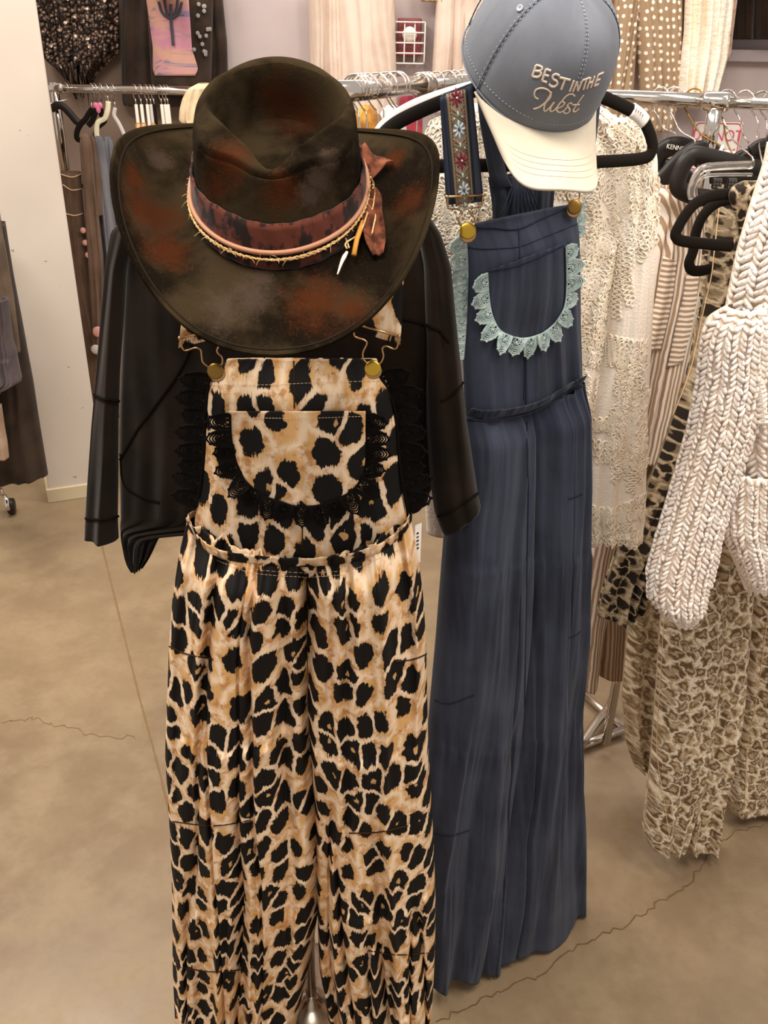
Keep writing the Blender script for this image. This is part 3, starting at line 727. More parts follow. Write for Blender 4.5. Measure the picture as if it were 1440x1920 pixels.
# fabric bow, tails, twine ends and beads at the right of the band
def leaf(mb, P, wid, n, curl=.3):
    P = smooth_path([np.array(p, float) for p in P], 24); k = len(P); T = np.gradient(P, axis=0); T /= np.linalg.norm(T, axis=1, keepdims=True)
    n = np.asarray(n, float); V = []
    for i in range(k):
        f = i/(k-1); w = np.interp(f, [x[0] for x in wid], [x[1] for x in wid])/2; B = np.cross(T[i], n); B /= np.linalg.norm(B); N = np.cross(B, T[i])
        for j in range(9):
            g = j/4-1; V.append(P[i]+B*w*g+N*(curl*w*(g*g)+.0012*math.sin(g*5+i*.5)))
    F = [[i*9+j, i*9+j+1, (i+1)*9+j+1, (i+1)*9+j] for i in range(k-1) for j in range(8)]
    mb.add(V, F)
hv = Pl(680, 400, .925, 0)
def hp(x, y, o=0): return hv.p(x, y, o)
hatbv = bvh_of(hb)
def spots(L): return [(hit(hatbv, x, y)[0], r_) for x, y, r_ in L if hit(hatbv, x, y)[0] is not None]
hb.data.materials[0] = felt(spots([(540, 190, .045), (575, 215, .03), (285, 400, .050), (310, 470, .040), (425, 300, .036), (405, 350, .03), (590, 565, .048), (660, 580, .03), (530, 360, .032), (770, 380, .036), (250, 330, .025), (740, 300, .02)]),
    spots([(420, 580, .034), (470, 560, .036), (595, 335, .020), (580, 365, .020), (615, 300, .018), (300, 300, .022), (490, 520, .02)]))
def hs(x, y, o=.006):
    h, n = hit(hatbv, x, y, o); return h if h is not None else hp(x, y)
mb = MB(); leaf(mb, [hs(684, 352, .008), hs(696, 335, .012), hs(705, 320, .014), hs(712, 305, .01)], [(0, .008), (.3, .016), (.8, .036), (1, .034)], (0, -1, .3))
o = mb.build('bow_loop', M['bow'], HT); s = o.modifiers.new('s', 'SOLIDIFY'); s.thickness = .0012
mb = MB(); leaf(mb, [hs(684, 352, .008), hs(692, 385, .012), hs(697, 420, .013), hs(705, 450, .008), hs(712, 486, .006)], [(0, .008), (.3, .02), (.6, .021), (.85, .02), (1, .011)], (0, -1, .3))
o = mb.build('bow_tail', M['bow'], HT); s = o.modifiers.new('s', 'SOLIDIFY'); s.thickness = .0012
mb = MB(); V, F = ball(12, 8); mb.add(V*[.006, .006, .009]+hs(682, 352, .008), F); mb.build('bow_knot', M['bow'], HT)
mb = MB()
for pts in ([(676, 345), (680, 362), (676, 392), (668, 420), (660, 445), (652, 480)], [(678, 350), (696, 365), (707, 385), (706, 420), (703, 440), (701, 456)], [(682, 358), (700, 372), (708, 392), (705, 415)], [(672, 330), (678, 345), (676, 352)], [(668, 395), (655, 430), (645, 470), (648, 482)]):
    mb.tube(smooth_path([hs(x, y, .012) for x, y in pts], 40), .0009, 5)
mb.build('twine_end', M['twine'], HT)
mb = MB(); mb.tube([hs(676, 432, .012), hs(668, 465, .012), hs(664, 492, .01)], .0026, 6); mb.build('leather_end', M['ycord'], HT)
mb = MB(); q = smooth_path([hs(649, 488, .012), hs(641, 505, .012), hs(633, 526, .009)], 20); mb.tube(q, np.interp(np.linspace(0, 1, len(q)), [0, .3, 1], [.0014, .0022, .0007]), 8); mb.build('bead', M['bead'], HT)

# ------------------------------------------------------------------ cream crochet top behind the denim overalls
PC = Pl(1150, 500, 1.46, 20)
CT = thing('crochet_top', 'cream gauze blouse with looped crochet embroidery behind the denim overalls', 'blouse', PC.p(1100, 1000))
cb = garment('body', PC, [(196, 860, 1120), (235, 800, 1180), (300, 790, 1212), (420, 790, 1215), (560, 790, 1170), (700, 790, 1150), (850, 790, 1130), (1000, 800, 1110)], M['cream'], CT, thick=.03, fold=5, amp=.010, seed=41, nu=120, nv=120)
cs = garment('sleeve', PC, [(222, 1150, 1205), (290, 1150, 1226), (400, 1150, 1226), (520, 1148, 1220), (640, 1135, 1213), (760, 1112, 1207), (880, 1100, 1205), (960, 1096, 1204), (1012, 1100, 1196)], M['cream'], CT, thick=.03, fold=7, amp=.008, seed=44, nu=70, nv=140, off=.022, hem=.02, tiers=(.97,))
def cloops(name, bvh, seeds, m, parent, r=.0015, R=.0068, step=.0052, rnd=random.Random(5)):
    """rows of small C-shaped cord loops following wandering paths"""
    mb = MB(); ph = np.linspace(-.4, math.pi+.6, 7)
    C = np.stack([np.cos(ph)*R*.55, np.sin(ph)*R, 0*ph], 1)
    V0, F0 = tube(C, r, 4, False, False); F0 = np.array(F0)
    Ps, X, Y, Z = [], [], [], []
    for (x, y, a, n, turn) in seeds:
        for i in range(n):
            h, nn = hit(bvh, x, y, .0012)
            if h is not None:
                h2, _ = hit(bvh, x+3*math.cos(a), y+3*math.sin(a), .0012)
                if h2 is not None and np.linalg.norm(h2-h) < .03:
                    t = (h2-h)/np.linalg.norm(h2-h); b = np.cross(nn, t); b /= np.linalg.norm(b)
                    sg = 1 if i % 2 else -1
                    Ps.append(h+b*sg*R*.3); X.append(t); Y.append(b*sg); Z.append(nn)
            x += math.cos(a)*4.8; y += math.sin(a)*4.8; a += turn*.05+rnd.uniform(-.12, .12)
    if Ps:
        mb.scat(V0, F0, np.array(Ps), np.array(X), np.array(Y), np.array(Z)); o = mb.build(name, m, parent); return o
rnd = random.Random(12); bvc = bvh_of(cb); bvs = bvh_of(cs)
sb = []; 
for k in range(150): sb.append((rnd.uniform(800, 1225), rnd.uniform(195, 480), rnd.uniform(0, 6.28), rnd.randint(10, 26), rnd.uniform(-3, 3)))
for k in range(70): sb.append((rnd.uniform(1085, 1165), rnd.uniform(420, 900), rnd.uniform(1.2, 2.0), rnd.randint(10, 30), rnd.uniform(-2, 2)))
cloops('crochet_embroidery', bvc, sb, M['creamloop'], CT)
ss = []
for k in range(12): ss.append((1165+rnd.uniform(-8, 20), 260+k*24, rnd.uniform(1.3, 1.8), 16, rnd.uniform(-.6, .6)))
for k in range(60): ss.append((rnd.uniform(1150, 1225), rnd.uniform(240, 440), rnd.uniform(0, 6.28), 12, rnd.uniform(-3, 3)))
for k in range(9): ss.append((1140, 636+k*5, .25, 16, rnd.uniform(-.2, .2)))
for k in range(34): ss.append((rnd.uniform(1160, 1205), rnd.uniform(650, 860), rnd.uniform(1.2, 1.9), 14, rnd.uniform(-1, 1)))
for k in range(34): ss.append((rnd.uniform(1098, 1190), rnd.uniform(780, 880), rnd.uniform(-.4, .4), 16, rnd.uniform(-1, 1)))
for k in range(15): ss.append((1098+rnd.uniform(0, 12), 955+k*4, rnd.uniform(-.2, .2), 24, rnd.uniform(-.3, .3)))
cloops('crochet_embroidery', bvs, ss, M['creamloop'], CT)
mb = MB()
mb.tube(lay(bvs, [(1153, 290), (1150, 420), (1150, 520), (1135, 640), (1113, 760), (1100, 880), (1097, 1000)], .0, 90), .0022, 6); mb.build('sleeve_edge', M['creamloop'], CT)
M['greyplastic'] = plain('pale_grey_plastic', '#c9bfbc', .5)
# hanger of the cream blouse (pale arm beside the black one)
HA = thing('clothes_hanger', 'pale grey hanger arm carrying the cream blouse, just behind the black velvet hanger', 'hanger', PC.p(960, 150))
MB().tube(smooth_path([PC.p(x, y, .012) for x, y in ((706, 262), (722, 238), (755, 213), (800, 192), (880, 168), (960, 158), (1060, 192), (1140, 230), (1185, 258))], 60), .010, 8, flat=(PC.n, .55, 1)).build('shoulder_bar', M['greyplastic'], HA)
MB().tube(smooth_path([PC.p(x, y, .012) for x, y in ((960, 158), (962, 130), (975, 110), (965, 92), (948, 98))], 30), .0018, 8).build('hook', M['chrome'], HA)

# ------------------------------------------------------------------ black velvet hanger of the denim overalls
PH = Pl(1000, 200, 1.29, 25)
HB = thing('clothes_hanger', 'black velvet hanger with white size sticker holding the denim overalls', 'hanger', PH.p(990, 120))
arm = [(697, 300), (712, 262), (742, 232), (800, 203), (860, 180), (940, 152), (990, 140), (1040, 148), (1120, 178), (1170, 200), (1200, 218), (1214, 240), (1223, 268), (1222, 284), (1208, 296), (1150, 302), (1000, 308), (800, 312), (715, 313)]
P = smooth_path([PH.p(x, y) for x, y in arm], 130)
MB().tube(P, .0088, 10, flat=(PH.n, .5, 1)).build('frame', M['velvet'], HB)
MB().tube(smooth_path([PH.p(x, y) for x, y in ((990, 145), (990, 118), (1002, 95), (992, 72), (970, 78))], 30), .002, 8).build('hook', M['chrome'], HB)
st = MB(); q = smooth_path([PH.p(x, y) for x, y in ((1184, 206), (1199, 217), (1209, 229))], 10); st.tube(q, .0094, 10, flat=(PH.n, .6, 1.06)); so = st.build('size_sticker', M['paper'], HB); so['label'] = 'white size sticker on the hanger arm'
dg = MB()
for k, (x, y) in enumerate(((1189, 204), (1193, 207), (1197, 210), (1201, 213), (1205, 217))):
    c = PH.p(x, y, .0062); t = PH.p(x+2, y+1.4, .0062)-c; t /= np.linalg.norm(t); u = PH.p(x+1, y-3, .0062)-c; u /= np.linalg.norm(u)
    dg.box(c, .0006, .0004, .0042 if k % 2 else .003, np.array([t, PH.n, u])); dg.box(c+u*.0016, .0018, .0004, .0006, np.array([t, PH.n, u]))
dg.build('sticker_print', M['ink'], so, False)

# ------------------------------------------------------------------ denim overalls
PD = Pl(877, 432, 1.18, 33)
DO = thing('denim_overalls', 'long dark blue denim overalls with pale aqua lace beside the leopard pair', 'overalls', PD.p(950, 1790)*[1, 1, 0]+[0, 0, .1])
db = garment('bib', PD, [(867, 424, 1078, 381), (868, 470, 1083, 430), (870, 560, 1085, 520), (870, 650, 1086, 610), (872, 720, 1088, 670), (874, 785, 1089, 722)], M['denim'], DO, thick=.026, top=.12, fold=3, amp=.006, amp0=.001, seed=51, nu=110, nv=110)
dl = garment('trouser_leg', PD, [(872, 778, 990, 752), (858, 900, 990, 880), (840, 1000, 988, 975), (824, 1200, 984, 1180), (804, 1400, 972, 1390), (792, 1600, 955, 1590), (785, 1835, 930, 1778)], M['denim'], DO, thick=.045, top=.5, fold=3.0, amp=.017, amp0=.005, seed=55, nu=110, nv=180, tiers=(.2, .5, .78), hem=.035, tieramp=.003)
dr_ = garment('trouser_leg', PD, [(985, 755, 1090, 712), (982, 930, 1094, 905), (975, 1180, 1088, 1150), (962, 1390, 1082, 1340), (935, 1600, 1086, 1530), (896, 1795, 1087, 1688)], M['denim'], DO, thick=.045, top=.5, fold=3.0, amp=.017, amp0=.005, seed=59, nu=110, nv=180, tiers=(.22, .52), hem=.035, tieramp=.003, off=.004)
bd = bvh_of(db, dl, dr_); bdb = bvh_of(db)
# inside of the back panel, seen behind the bib
bp = garment('back_panel', PD, [(915, 332, 1048, 318), (922, 380, 1040, 360), (926, 440, 1034, 420)], M['denimd'], DO, thick=.008, fold=12, amp=.005, seed=63, nu=60, nv=30, off=-.055)
strap(DO, PD, -.045, [(893, 160, 915, 158), (900, 230, 925, 230), (918, 330, 950, 330), (925, 350, 960, 350)], M['denimd'], 'back_strap')
mb = MB()
for k in range(9):
    x = 930+k*12; mb.tube([PD.p(975+(x-975)*.35, 352, -.036), PD.p(x, 428, -.036)], .0011, 5)
mb.build('smocking', M['denimseam'], DO)
# V-shaped facing and its seams
mb = MB()
for l, r in (([(870, 462), (900, 467), (940, 466), (975, 462), (1020, 445), (1082, 420)], .0006), ([(972, 428), (974, 470), (976, 520), (985, 640), (986, 700), (986, 765)], .0009), ([(982, 640), (983, 700), (982, 750)], .0006), ([(868, 426), (920, 428), (970, 430), (1020, 408), (1076, 384)], .0013)):
    MB().tube(lay(bdb, l, .0006, 80), r, 6).build('seam', M['denimseam'], DO)
MB().tube(lay(bd, [(988, 790), (990, 900), (988, 1050), (985, 1200), (983, 1330)], .0006, 90), .0010, 6).build('seam', M['denimseam'], DO)
for line in ([(822, 992), (850, 996), (880, 985)], [(815, 1312), (845, 1318), (890, 1302)], [(1066, 935), (1080, 930), (1092, 925)], [(1066, 1195), (1078, 1190), (1088, 1184)], [(812, 1560), (845, 1566), (880, 1556)]):
    q = lay(bd, line, .0005, 50)
    if len(q) > 4: MB().tube(q, .0012, 5).build('tier_seam', M['denimseam'], DO)
# waist ruffle
q = lay(bd, [(878, 772), (905, 776), (960, 771), (1010, 756), (1055, 728), (1088, 712)], .003, 160)
V = []; U = []
for i, p in enumerate(q):
    rf = .006*(vn(i*.3, 0, 5)+.5*vn(i*.8, 0, 6)-.6)
    for k in range(5):
        f = k/4; V.append(p+PD.n*(.002+(1-f)*(.006+rf*1.5))+np.array([0, 0, 1])*(.013*(1-f)-.004+rf*.7*(1-f))); U.append([i*.002, f*.02])
rfl = mesh_obj('waist_ruffle', V, [[i*5+k, i*5+k+1, (i+1)*5+k+1, (i+1)*5+k] for i in range(len(q)-1) for k in range(4)], M['denim'], DO, U); s = rfl.modifiers.new('s', 'SOLIDIFY'); s.thickness = .0012
mb = MB(); mb.tube(q+[0, 0, -.004], .001, 5); mb.tube(q+[0, 0, -.009], .001, 5); mb.build('elastic_stitching', M['denimseam'], DO)
dp = patch('bib_pocket', bdb, [(912, 506, 1056, 456), (914, 530, 1058, 490), (917, 560, 1058, 525), (922, 590, 1056, 560), (931, 610, 1050, 584), (945, 624, 1038, 606), (965, 632, 1020, 620), (985, 635, 1002, 630)], M['denim'], DO, off=.004, puff=.004, wave=.0015, uoff=(.3, .1))
dpb = bvh_of(dp, db)
ED = [(912, 512), (915, 560), (921, 592), (938, 620), (975, 634), (1010, 626), (1040, 604), (1055, 575), (1059, 530), (1058, 462)]
EP = lay(dpb, ED, .003, 90)
lo_ = lace('pocket_lace', EP, PD.n, 1, M['bluelace'], DO, .0215, .0255, r=.00105, curl=.004); lo_['label'] = 'pale aqua crochet lace around the pocket'
mb = MB(); mb.tube(lay(dpb, ED, .0015, 90), .0011, 6); mb.tube(lay(dpb, [(914, 508), (960, 500), (1000, 486), (1056, 460)], .0015, 60), .0009, 6); mb.build('piping', M['denimseam'], DO)
Q = smooth_path([PD.p(x, y, .008) for x, y in ((872, 440), (876, 500), (875, 560), (872, 620), (868, 672))], 50)
lo_ = lace('side_lace', Q, PD.n, 1, M['bluelace'], DO, .0215, .027, r=.00105, curl=.003); lo_['label'] = 'pale aqua crochet lace down the left bib edge'
Q = smooth_path([PD.p(x, y, -.004) for x, y in ((1078, 384), (1081, 420), (1082, 445))], 20)
lace('side_lace', Q, PD.n, -1, M['bluelace'], DO, .014, .016, r=.00095)
# straps with an embroidered ribbon
def ribbon_strap(name, pl, off, top, bot, w_px):
    n = 24; rows = []
    for i in range(n):
        f = i/(n-1); rows.append((top[0]*(1-f)+bot[0]*f, top[1]*(1-f)+bot[1]*f, top[2]*(1-f)+bot[2]*f, top[3]*(1-f)+bot[3]*f))
    o = strap(DO, pl, off, rows, M['denim'], name); return rows
M['ribbon'] = fabric('woven_ribbon', '#85786a', '#978975', 300, bump=.4, bscale=1200)
M['petred'] = plain('red_embroidery', '#7c2b33', .7, 0, .2); M['petblue'] = plain('blue_embroidery', '#b5c8cf', .7, 0, .2); M['braid'] = plain('olive_braid', '#7d7150', .8, 0, .2)
OFFS = .045
rows = ribbon_strap('strap', PD, OFFS, (826, 184, 884, 160), (838, 384, 906, 378), 60)
top = [(828, 188, 880, 166)]; 
strap(DO, PD, OFFS-.004, [(832, 175, 886, 155), (826, 184, 884, 160)], M['denim'], 'strap_fold')
mb = MB(); V = []; Cx = []
mid = [((r[0]*.52+r[2]*.48), (r[1]*.52+r[3]*.48)) for r in rows]
P = np.array([PD.p(x, y, OFFS+.003) for x, y in mid]); rb = MB(); strip(rb, P, PD.n, .0245, .0008); ro = rb.build('embroidered_ribbon', M['ribbon'], DO); ro['label'] = 'woven ribbon with red and pale blue flowers'
ln = np.concatenate([[0], np.cumsum(np.linalg.norm(np.diff(P, axis=0), axis=1))]); Tt = (P[-1]-P[0])/np.linalg.norm(P[-1]-P[0]); Bt = np.cross(Tt, PD.n); Bt /= np.linalg.norm(Bt)
bq, fq = ballq(8, 4); red = MB(); blu = MB(); brd = MB()
def petal(mb, c, a, l, w): 
    d = Tt*math.cos(a)+Bt*math.sin(a); e = -Tt*math.sin(a)+Bt*math.cos(a)
    mb.scat(bq*[l/2, w/2, .0011], fq, np.array([c+d*l*.62]), d[None], e[None], PD.n[None])
total = ln[-1]; per = .0335; k = 0; sdist = .006
while sdist < total:
    c = np.array([np.interp(sdist, ln, P[:, j]) for j in range(3)])+PD.n*.0012
    tgt, oth = (red, blu) if k % 2 == 0 else (blu, red)
    for i in range(8): petal(tgt, c, i*math.pi/4, .0098 if i % 4 == 0 else .0085, .0032)
    V, F = ball(8, 5); oth.add(V*[.0014, .0014, .0014]+c+PD.n*.0008, F)
    for z in (.5,):
        c2 = c+Tt*per*z
        for b in (-.0055, .0055):
            for tz in (-.004, .004): V, F = ball(6, 4); (red if tz < 0 else blu).add(V*.0012+c2+Bt*b+Tt*tz, F)
        petal(blu, c2-Tt*.004, 0, .006, .003)
        for sg in (-1, 1): brd.tube([c2+Bt*.010*sg-Tt*.009, c2, c2-Bt*.010*sg+Tt*.009], .0006, 4); brd.tube([c2+Bt*.010*sg-Tt*.006+Tt*.003, c2+Tt*.003, c2-Bt*.010*sg+Tt*.012], .0006, 4)
    sdist += per; k += 1
for sg in (-1, 1):
    brd.tube(P+Bt*sg*.0115+PD.n*.001, .0011, 5)
    for s_ in np.arange(0, total, .0035):
        c = np.array([np.interp(s_, ln, P[:, j]) for j in range(3)])+PD.n*.001+Bt*sg*.0092; red.box(c, .0011, .0011, .0017, np.array([Bt, PD.n, Tt]))
red.build('red_petals', M['petred'], ro); blu.build('blue_petals', M['petblue'], ro); brd.build('braid', M['braid'], ro)
mb = MB()
for sg in (-1, 1): mb.tube(P+Bt*sg*.0165, .0007, 4)
for e in (0, 2): mb.tube(np.array([PD.p(r[e], r[e+1], OFFS+.002) for r in rows]), .0009, 4)
mb.build('strap_stitching', M['denimseam'], DO)
strap(DO, PD, -.012, [(1106, 160, 1130, 158), (1104, 200, 1124, 200), (1104, 260, 1117, 262), (1102, 310, 1108, 312), (1098, 345, 1102, 345)], M['denim'], 'strap')
buckle(DO, PD, .05, ((838, 369), (906, 366)), [(839, 369), (840, 388), (845, 392), (860, 393), (865, 399), (860, 410), (862, 420), (872, 430)], [(905, 366), (903, 384), (898, 389), (885, 391), (880, 398), (889, 408), (890, 418), (882, 428)], (877, 433), .0098, M['brass'])
buckle(DO, PD, .012, ((1094, 346), (1101, 330)), [(1094, 352), (1100, 352), (1101, 340), (1101, 328)], [(1066, 356), (1062, 366), (1068, 380), (1080, 380), (1087, 368), (1084, 356)], (1077, 388), .0098, M['brassd'])

# ------------------------------------------------------------------ baseball cap
KC = atY(995.6, 130.2, 1.17)
def rotm(ax, d): return np.array(Matrix.Rotation(math.radians(d), 3, ax))
KR = (rotm('Z', 17.56) @ rotm('Y', 4.13) @ rotm('X', 40.13))*.9475
def kw(P): return np.asarray(P) @ KR.T+KC
KA, KB, KH = .088, .102, .118
def cap_pt(ph, s):
    a = s*math.pi/2; c, sn = math.cos(ph), math.sin(ph)
    fr = max(0, -sn)
    r = math.cos(a)**.72; z = math.sin(a)**.95
    x = KA*c*r; y = KB*sn*r; z = KH*z
    z += .010*fr*math.sin(a*2)           # stiff, high front panels
    y += -.012*fr**2*math.sin(a*2)**1.0
    x *= 1+.03*math.sin(a*2)*abs(c)
    return np.array([x, y, z])
CP = thing('baseball_cap', 'blue-grey baseball cap with cream visor and script lettering, on the denim overalls', 'cap', KC)
n1, n2 = 120, 44
V = np.array([[cap_pt(-math.pi+2*math.pi*k/n1, j/n2*.995) for k in range(n1)] for j in range(n2+1)])
for k in range(n1):   # panel seams pull in a little
    ph = -math.pi+2*math.pi*k/n1
    for s0 in (-.5, -.5+.37, -.5-.37, 0.22, .5, .78): 
        d = abs(((ph/math.pi-s0+1) % 2)-1)
        if s0 != -.5: V[:, k] += -np.array([math.cos(ph), math.sin(ph), .3])*.0014*math.exp(-(d/.02)**2)
        else: V[:, k] += -np.array([math.cos(ph), math.sin(ph), .3])*.0006*math.exp(-(d/.015)**2)
    back = max(0, math.sin(ph))
    for j in range(n2+1): V[j, k] += np.array([math.cos(ph), math.sin(ph), 0])*.006*back*(vn(ph*3, j*.12, 8)-.5)*2
U = np.array([[[k*.005, j*.004] for k in range(n1)] for j in range(n2+1)])
F = [[j*n1+k, j*n1+(k+1) % n1, (j+1)*n1+(k+1) % n1, (j+1)*n1+k] for j in range(n2) for k in range(n1)]
kc = mesh_obj('crown', kw(V.reshape(-1, 3)), F, M['cap'], CP, U.reshape(-1, 2)); s = kc.modifiers.new('s', 'SOLIDIFY'); s.thickness = .0015; s.offset = -1
# visor
VL, hw_ = .077, 1.1763
def vis(u, t):
    ph = -math.pi/2+(u*2-1)*hw_; base = cap_pt(ph, 0)
    ex = base*[1, 1, 0]; w = abs(u*2-1)
    out = np.array([base[0]*1.02, 0, 0]); X = base[0]*(1-.02*t)
    # outer outline: rounded rectangle-like
    prof = (1-w**3.4)**(1/2.2)
    Yo = -KB*math.cos(0)-VL*1.0
    yin = base[1]; yout = yin+(Yo-yin)*1.0*prof
    y = yin*(1-t)+yout*t
    xo = base[0]*(1.10-.12*prof*w)*.75; x = base[0]*(1-t)+xo*t
    z = -.0205*((x/KA)**2)*(.35+.65*t)-.008*t
    return np.array([x, y, z+.0015])
nu, nv = 70, 30
V = np.array([[vis(i/(nu-1), j/(nv-1)) for i in range(nu)] for j in range(nv)])
kv = mesh_obj('visor', kw(V.reshape(-1, 3)), [[j*nu+i, (j+1)*nu+i, (j+1)*nu+i+1, j*nu+i+1] for j in range(nv-1) for i in range(nu-1)], M['visor'], CP, [[i*.003, j*.003] for j in range(nv) for i in range(nu)])
s = kv.modifiers.new('s', 'SOLIDIFY'); s.thickness = .0035; s.offset = 0; b = kv.modifiers.new('b', 'BEVEL'); b.width = .001; b.segments = 2; b.limit_method = 'ANGLE'
kv['label'] = 'cream cotton visor'
mb = MB()
for t in (.5, .6, .7, .8): mb.tube(kw([vis(i/60, t)+[0, 0, .002] for i in range(4, 57)]), .0004, 4)
mb.build('visor_stitching', M['visorst'], CP)
MB().tube(kw([vis(i/80, 1.0)+[0, 0, .0002] for i in range(81)]), .0022, 8).build('visor_binding', M['visor'], CP)
mb = MB(); mbs = MB()
for s0 in (-.5, -.5+.37, -.5-.37, .22, .5, .78):
    ph = s0*math.pi; lo_s = 0 if s0 != -.5 else .30
    P = np.array([cap_pt(ph, lo_s+(0.985-lo_s)*i/50) for i in range(51)]); mb.tube(kw(P*1.0), .0009 if s0 != -.5 else .0005, 5)
    for dd in (-.012, .012):
        for i in range(2, 48, 2):
            a = cap_pt(ph+dd*3/math.pi*2, lo_s+(0.985-lo_s)*i/50)*1.004; c = cap_pt(ph+dd*3/math.pi*2, lo_s+(0.985-lo_s)*(i+1)/50)*1.004; mbs.tube(kw([a, c]), .00035, 4)
mb.tube(kw([cap_pt(-math.pi+2*math.pi*k/120, 0) for k in range(120)]), .0012, 6, True)
for k in range(0, 240, 2): mbs.tube(kw([cap_pt(2*math.pi*k/240, .07)*1.004, cap_pt(2*math.pi*(k+1)/240, .07)*1.004]), .00035, 4)
mb.build('panel_seam', M['capseam'], CP); mbs.build('panel_stitching', M['capst'], CP)
V, F = lathe([(.0075, -.002), (.008, .001), (.006, .003), (.002, .0038), (.0003, .004)], kw([cap_pt(0, 1)+[0, 0, .001]])[0], KR[:, 2]); MB().add(V, F).build('top_button', M['cap'], CP)
kbv = bvh_of(kc, kv)
def eyelet(px, py):
    h, n = hit(kbv, px, py, .0006)
    if h is None: return
    V, F = lathe([(.0038, -.0005), (.0036, .0008), (.0022, .0009), (.0018, -.0002)], h, n, 20); MB().add(V, F).build('eyelet', M['capst'], CP)
eyelet(975, 16)
# embroidered lettering: BEST IN THE / West
def cpx(l): return [(840+x/3.6, y/3.6) for x, y in l]
caps = [[(595, 440), (570, 515)], [(595, 440), (622, 446), (636, 460), (622, 478), (586, 478)], [(586, 478), (622, 484), (628, 502), (606, 520), (570, 515)],
        [(662, 466), (636, 545)], [(662, 466), (695, 478)], [(650, 504), (680, 514)], [(636, 545), (668, 556)],
        [(752, 512), (730, 500), (708, 512), (712, 534), (732, 546), (738, 566), (718, 584), (694, 580), (682, 566)],
        [(752, 522), (826, 540)], [(792, 530), (764, 604)],
        [(850, 542), (820, 616)], [(842, 618), (870, 550)], [(870, 550), (876, 612)], [(876, 612), (906, 542)],
        [(906, 542), (956, 524)], [(934, 532), (912, 604)], [(962, 522), (936, 598)], [(988, 512), (962, 590)], [(948, 560), (976, 550)],
        [(1012, 505), (986, 580)], [(1012, 505), (1046, 490)], [(1000, 544), (1024, 534)], [(986, 580), (1014, 566)]]
west = [[(610, 668), (590, 655), (584, 632), (596, 605), (632, 594), (672, 604), (694, 628), (688, 660), (656, 692), (616, 722), (578, 734)],
        [(698, 618), (684, 650), (660, 690), (648, 728), (656, 748), (684, 726), (716, 688)], [(716, 688), (692, 728), (694, 748), (720, 738), (760, 690), (800, 645), (836, 632), (856, 648)],
        [(736, 728), (768, 716), (786, 694), (768, 684), (744, 708), (734, 738), (752, 756), (784, 742), (808, 712)], [(826, 690), (806, 706), (816, 726), (822, 746), (796, 764), (780, 752)], [(826, 690), (836, 700)],
        [(914, 640), (878, 690), (846, 738), (856, 752), (884, 730)], [(840, 706), (886, 704)]]
mb = MB()
lb = bvh_of(kc)
def stitchline(l, w, mb):
    q = cpx(l)
    P = lay(lb, q, .0004, max(16, 10*len(q)))
    if len(P) < 3: return
    # flat satin-stitched tube
    h, n = hit(lb, *q[len(q)//2]); n = n if n is not None else np.array([0, -1, 0])
    V, F = tube(P, w, 8, False, True, (n, .55, 1)); mb.add(V, F)
letters = []
GR = [('letter_b', caps[0:3]), ('letter_e', caps[3:7]), ('letter_s', caps[7:8]), ('letter_t', caps[8:10]), ('letter_i', caps[10:11]), ('letter_n', caps[11:14]), ('letter_t', caps[14:16]), ('letter_h', caps[16:19]), ('letter_e', caps[19:23]), ('script_word', west)]
for nm, ls in GR:
    mb = MB()
    for l in ls: stitchline(l, .00125 if nm != 'script_word' else .00095, mb)
    if mb.V: mb.build(nm, M['thread'], CP)

# ------------------------------------------------------------------ racks
def casterless_foot(mb, pts, r): mb.tube(np.array(pts), r, 10)
# middle rack: its rail passes behind the hat and the cap
RZ = 1.655
A1 = atY(640, 172, 1.72); B1 = atY(884, 142, 2.46); J1 = atY(752, 156, 2.04)
dz = lambda p: np.array([p[0], p[1], RZ])
def at_z(px, py, z):
    d = ray(px, py); return CAM+d*((z-H)/d[2])
a1 = at_z(655, 171, RZ); j1 = at_z(752, 158, RZ); b1 = at_z(880, 142, RZ)
dirr = (j1-a1)/np.linalg.norm(j1-a1)
dirr = np.array([math.cos(math.radians(62)), math.sin(math.radians(62)), 0]); 
a1 = atY(655, 171, 1.62); RZ = a1[2]; b1 = a1+dirr*1.0; j1 = a1+dirr*.28; a0 = a1-dirr*.12
K1 = thing('clothes_rack', 'thick chrome rack rail running away behind the hat and the cap', 'clothes rack', (a0[0], a0[1], 0))
MB().tube([a0, j1], .0165, 16).build('rail', M['chrome'], K1)
MB().tube([j1, b1], .0125, 16).build('rail_extension', M['chrome'], K1)
V, F = lathe([(.0165, -.022), (.0205, -.018), (.0205, .012), (.015, .018)], j1, dirr, 20); MB().add(V, F).build('joint_collar', M['chrome2'], K1)
for p in (a0, b1):
    MB().tube([p, [p[0], p[1], .04]], .0125, 12).build('post', M['chrome'], K1)
    pn = np.array([-dirr[1], dirr[0], 0])
    MB().tube([p*[1, 1, 0]-pn*.22+[0, 0, .03], p*[1, 1, 0]+[0, 0, .05], p*[1, 1, 0]+pn*.22+[0, 0, .03]], .0125, 12).build('foot', M['chrome2'], K1)
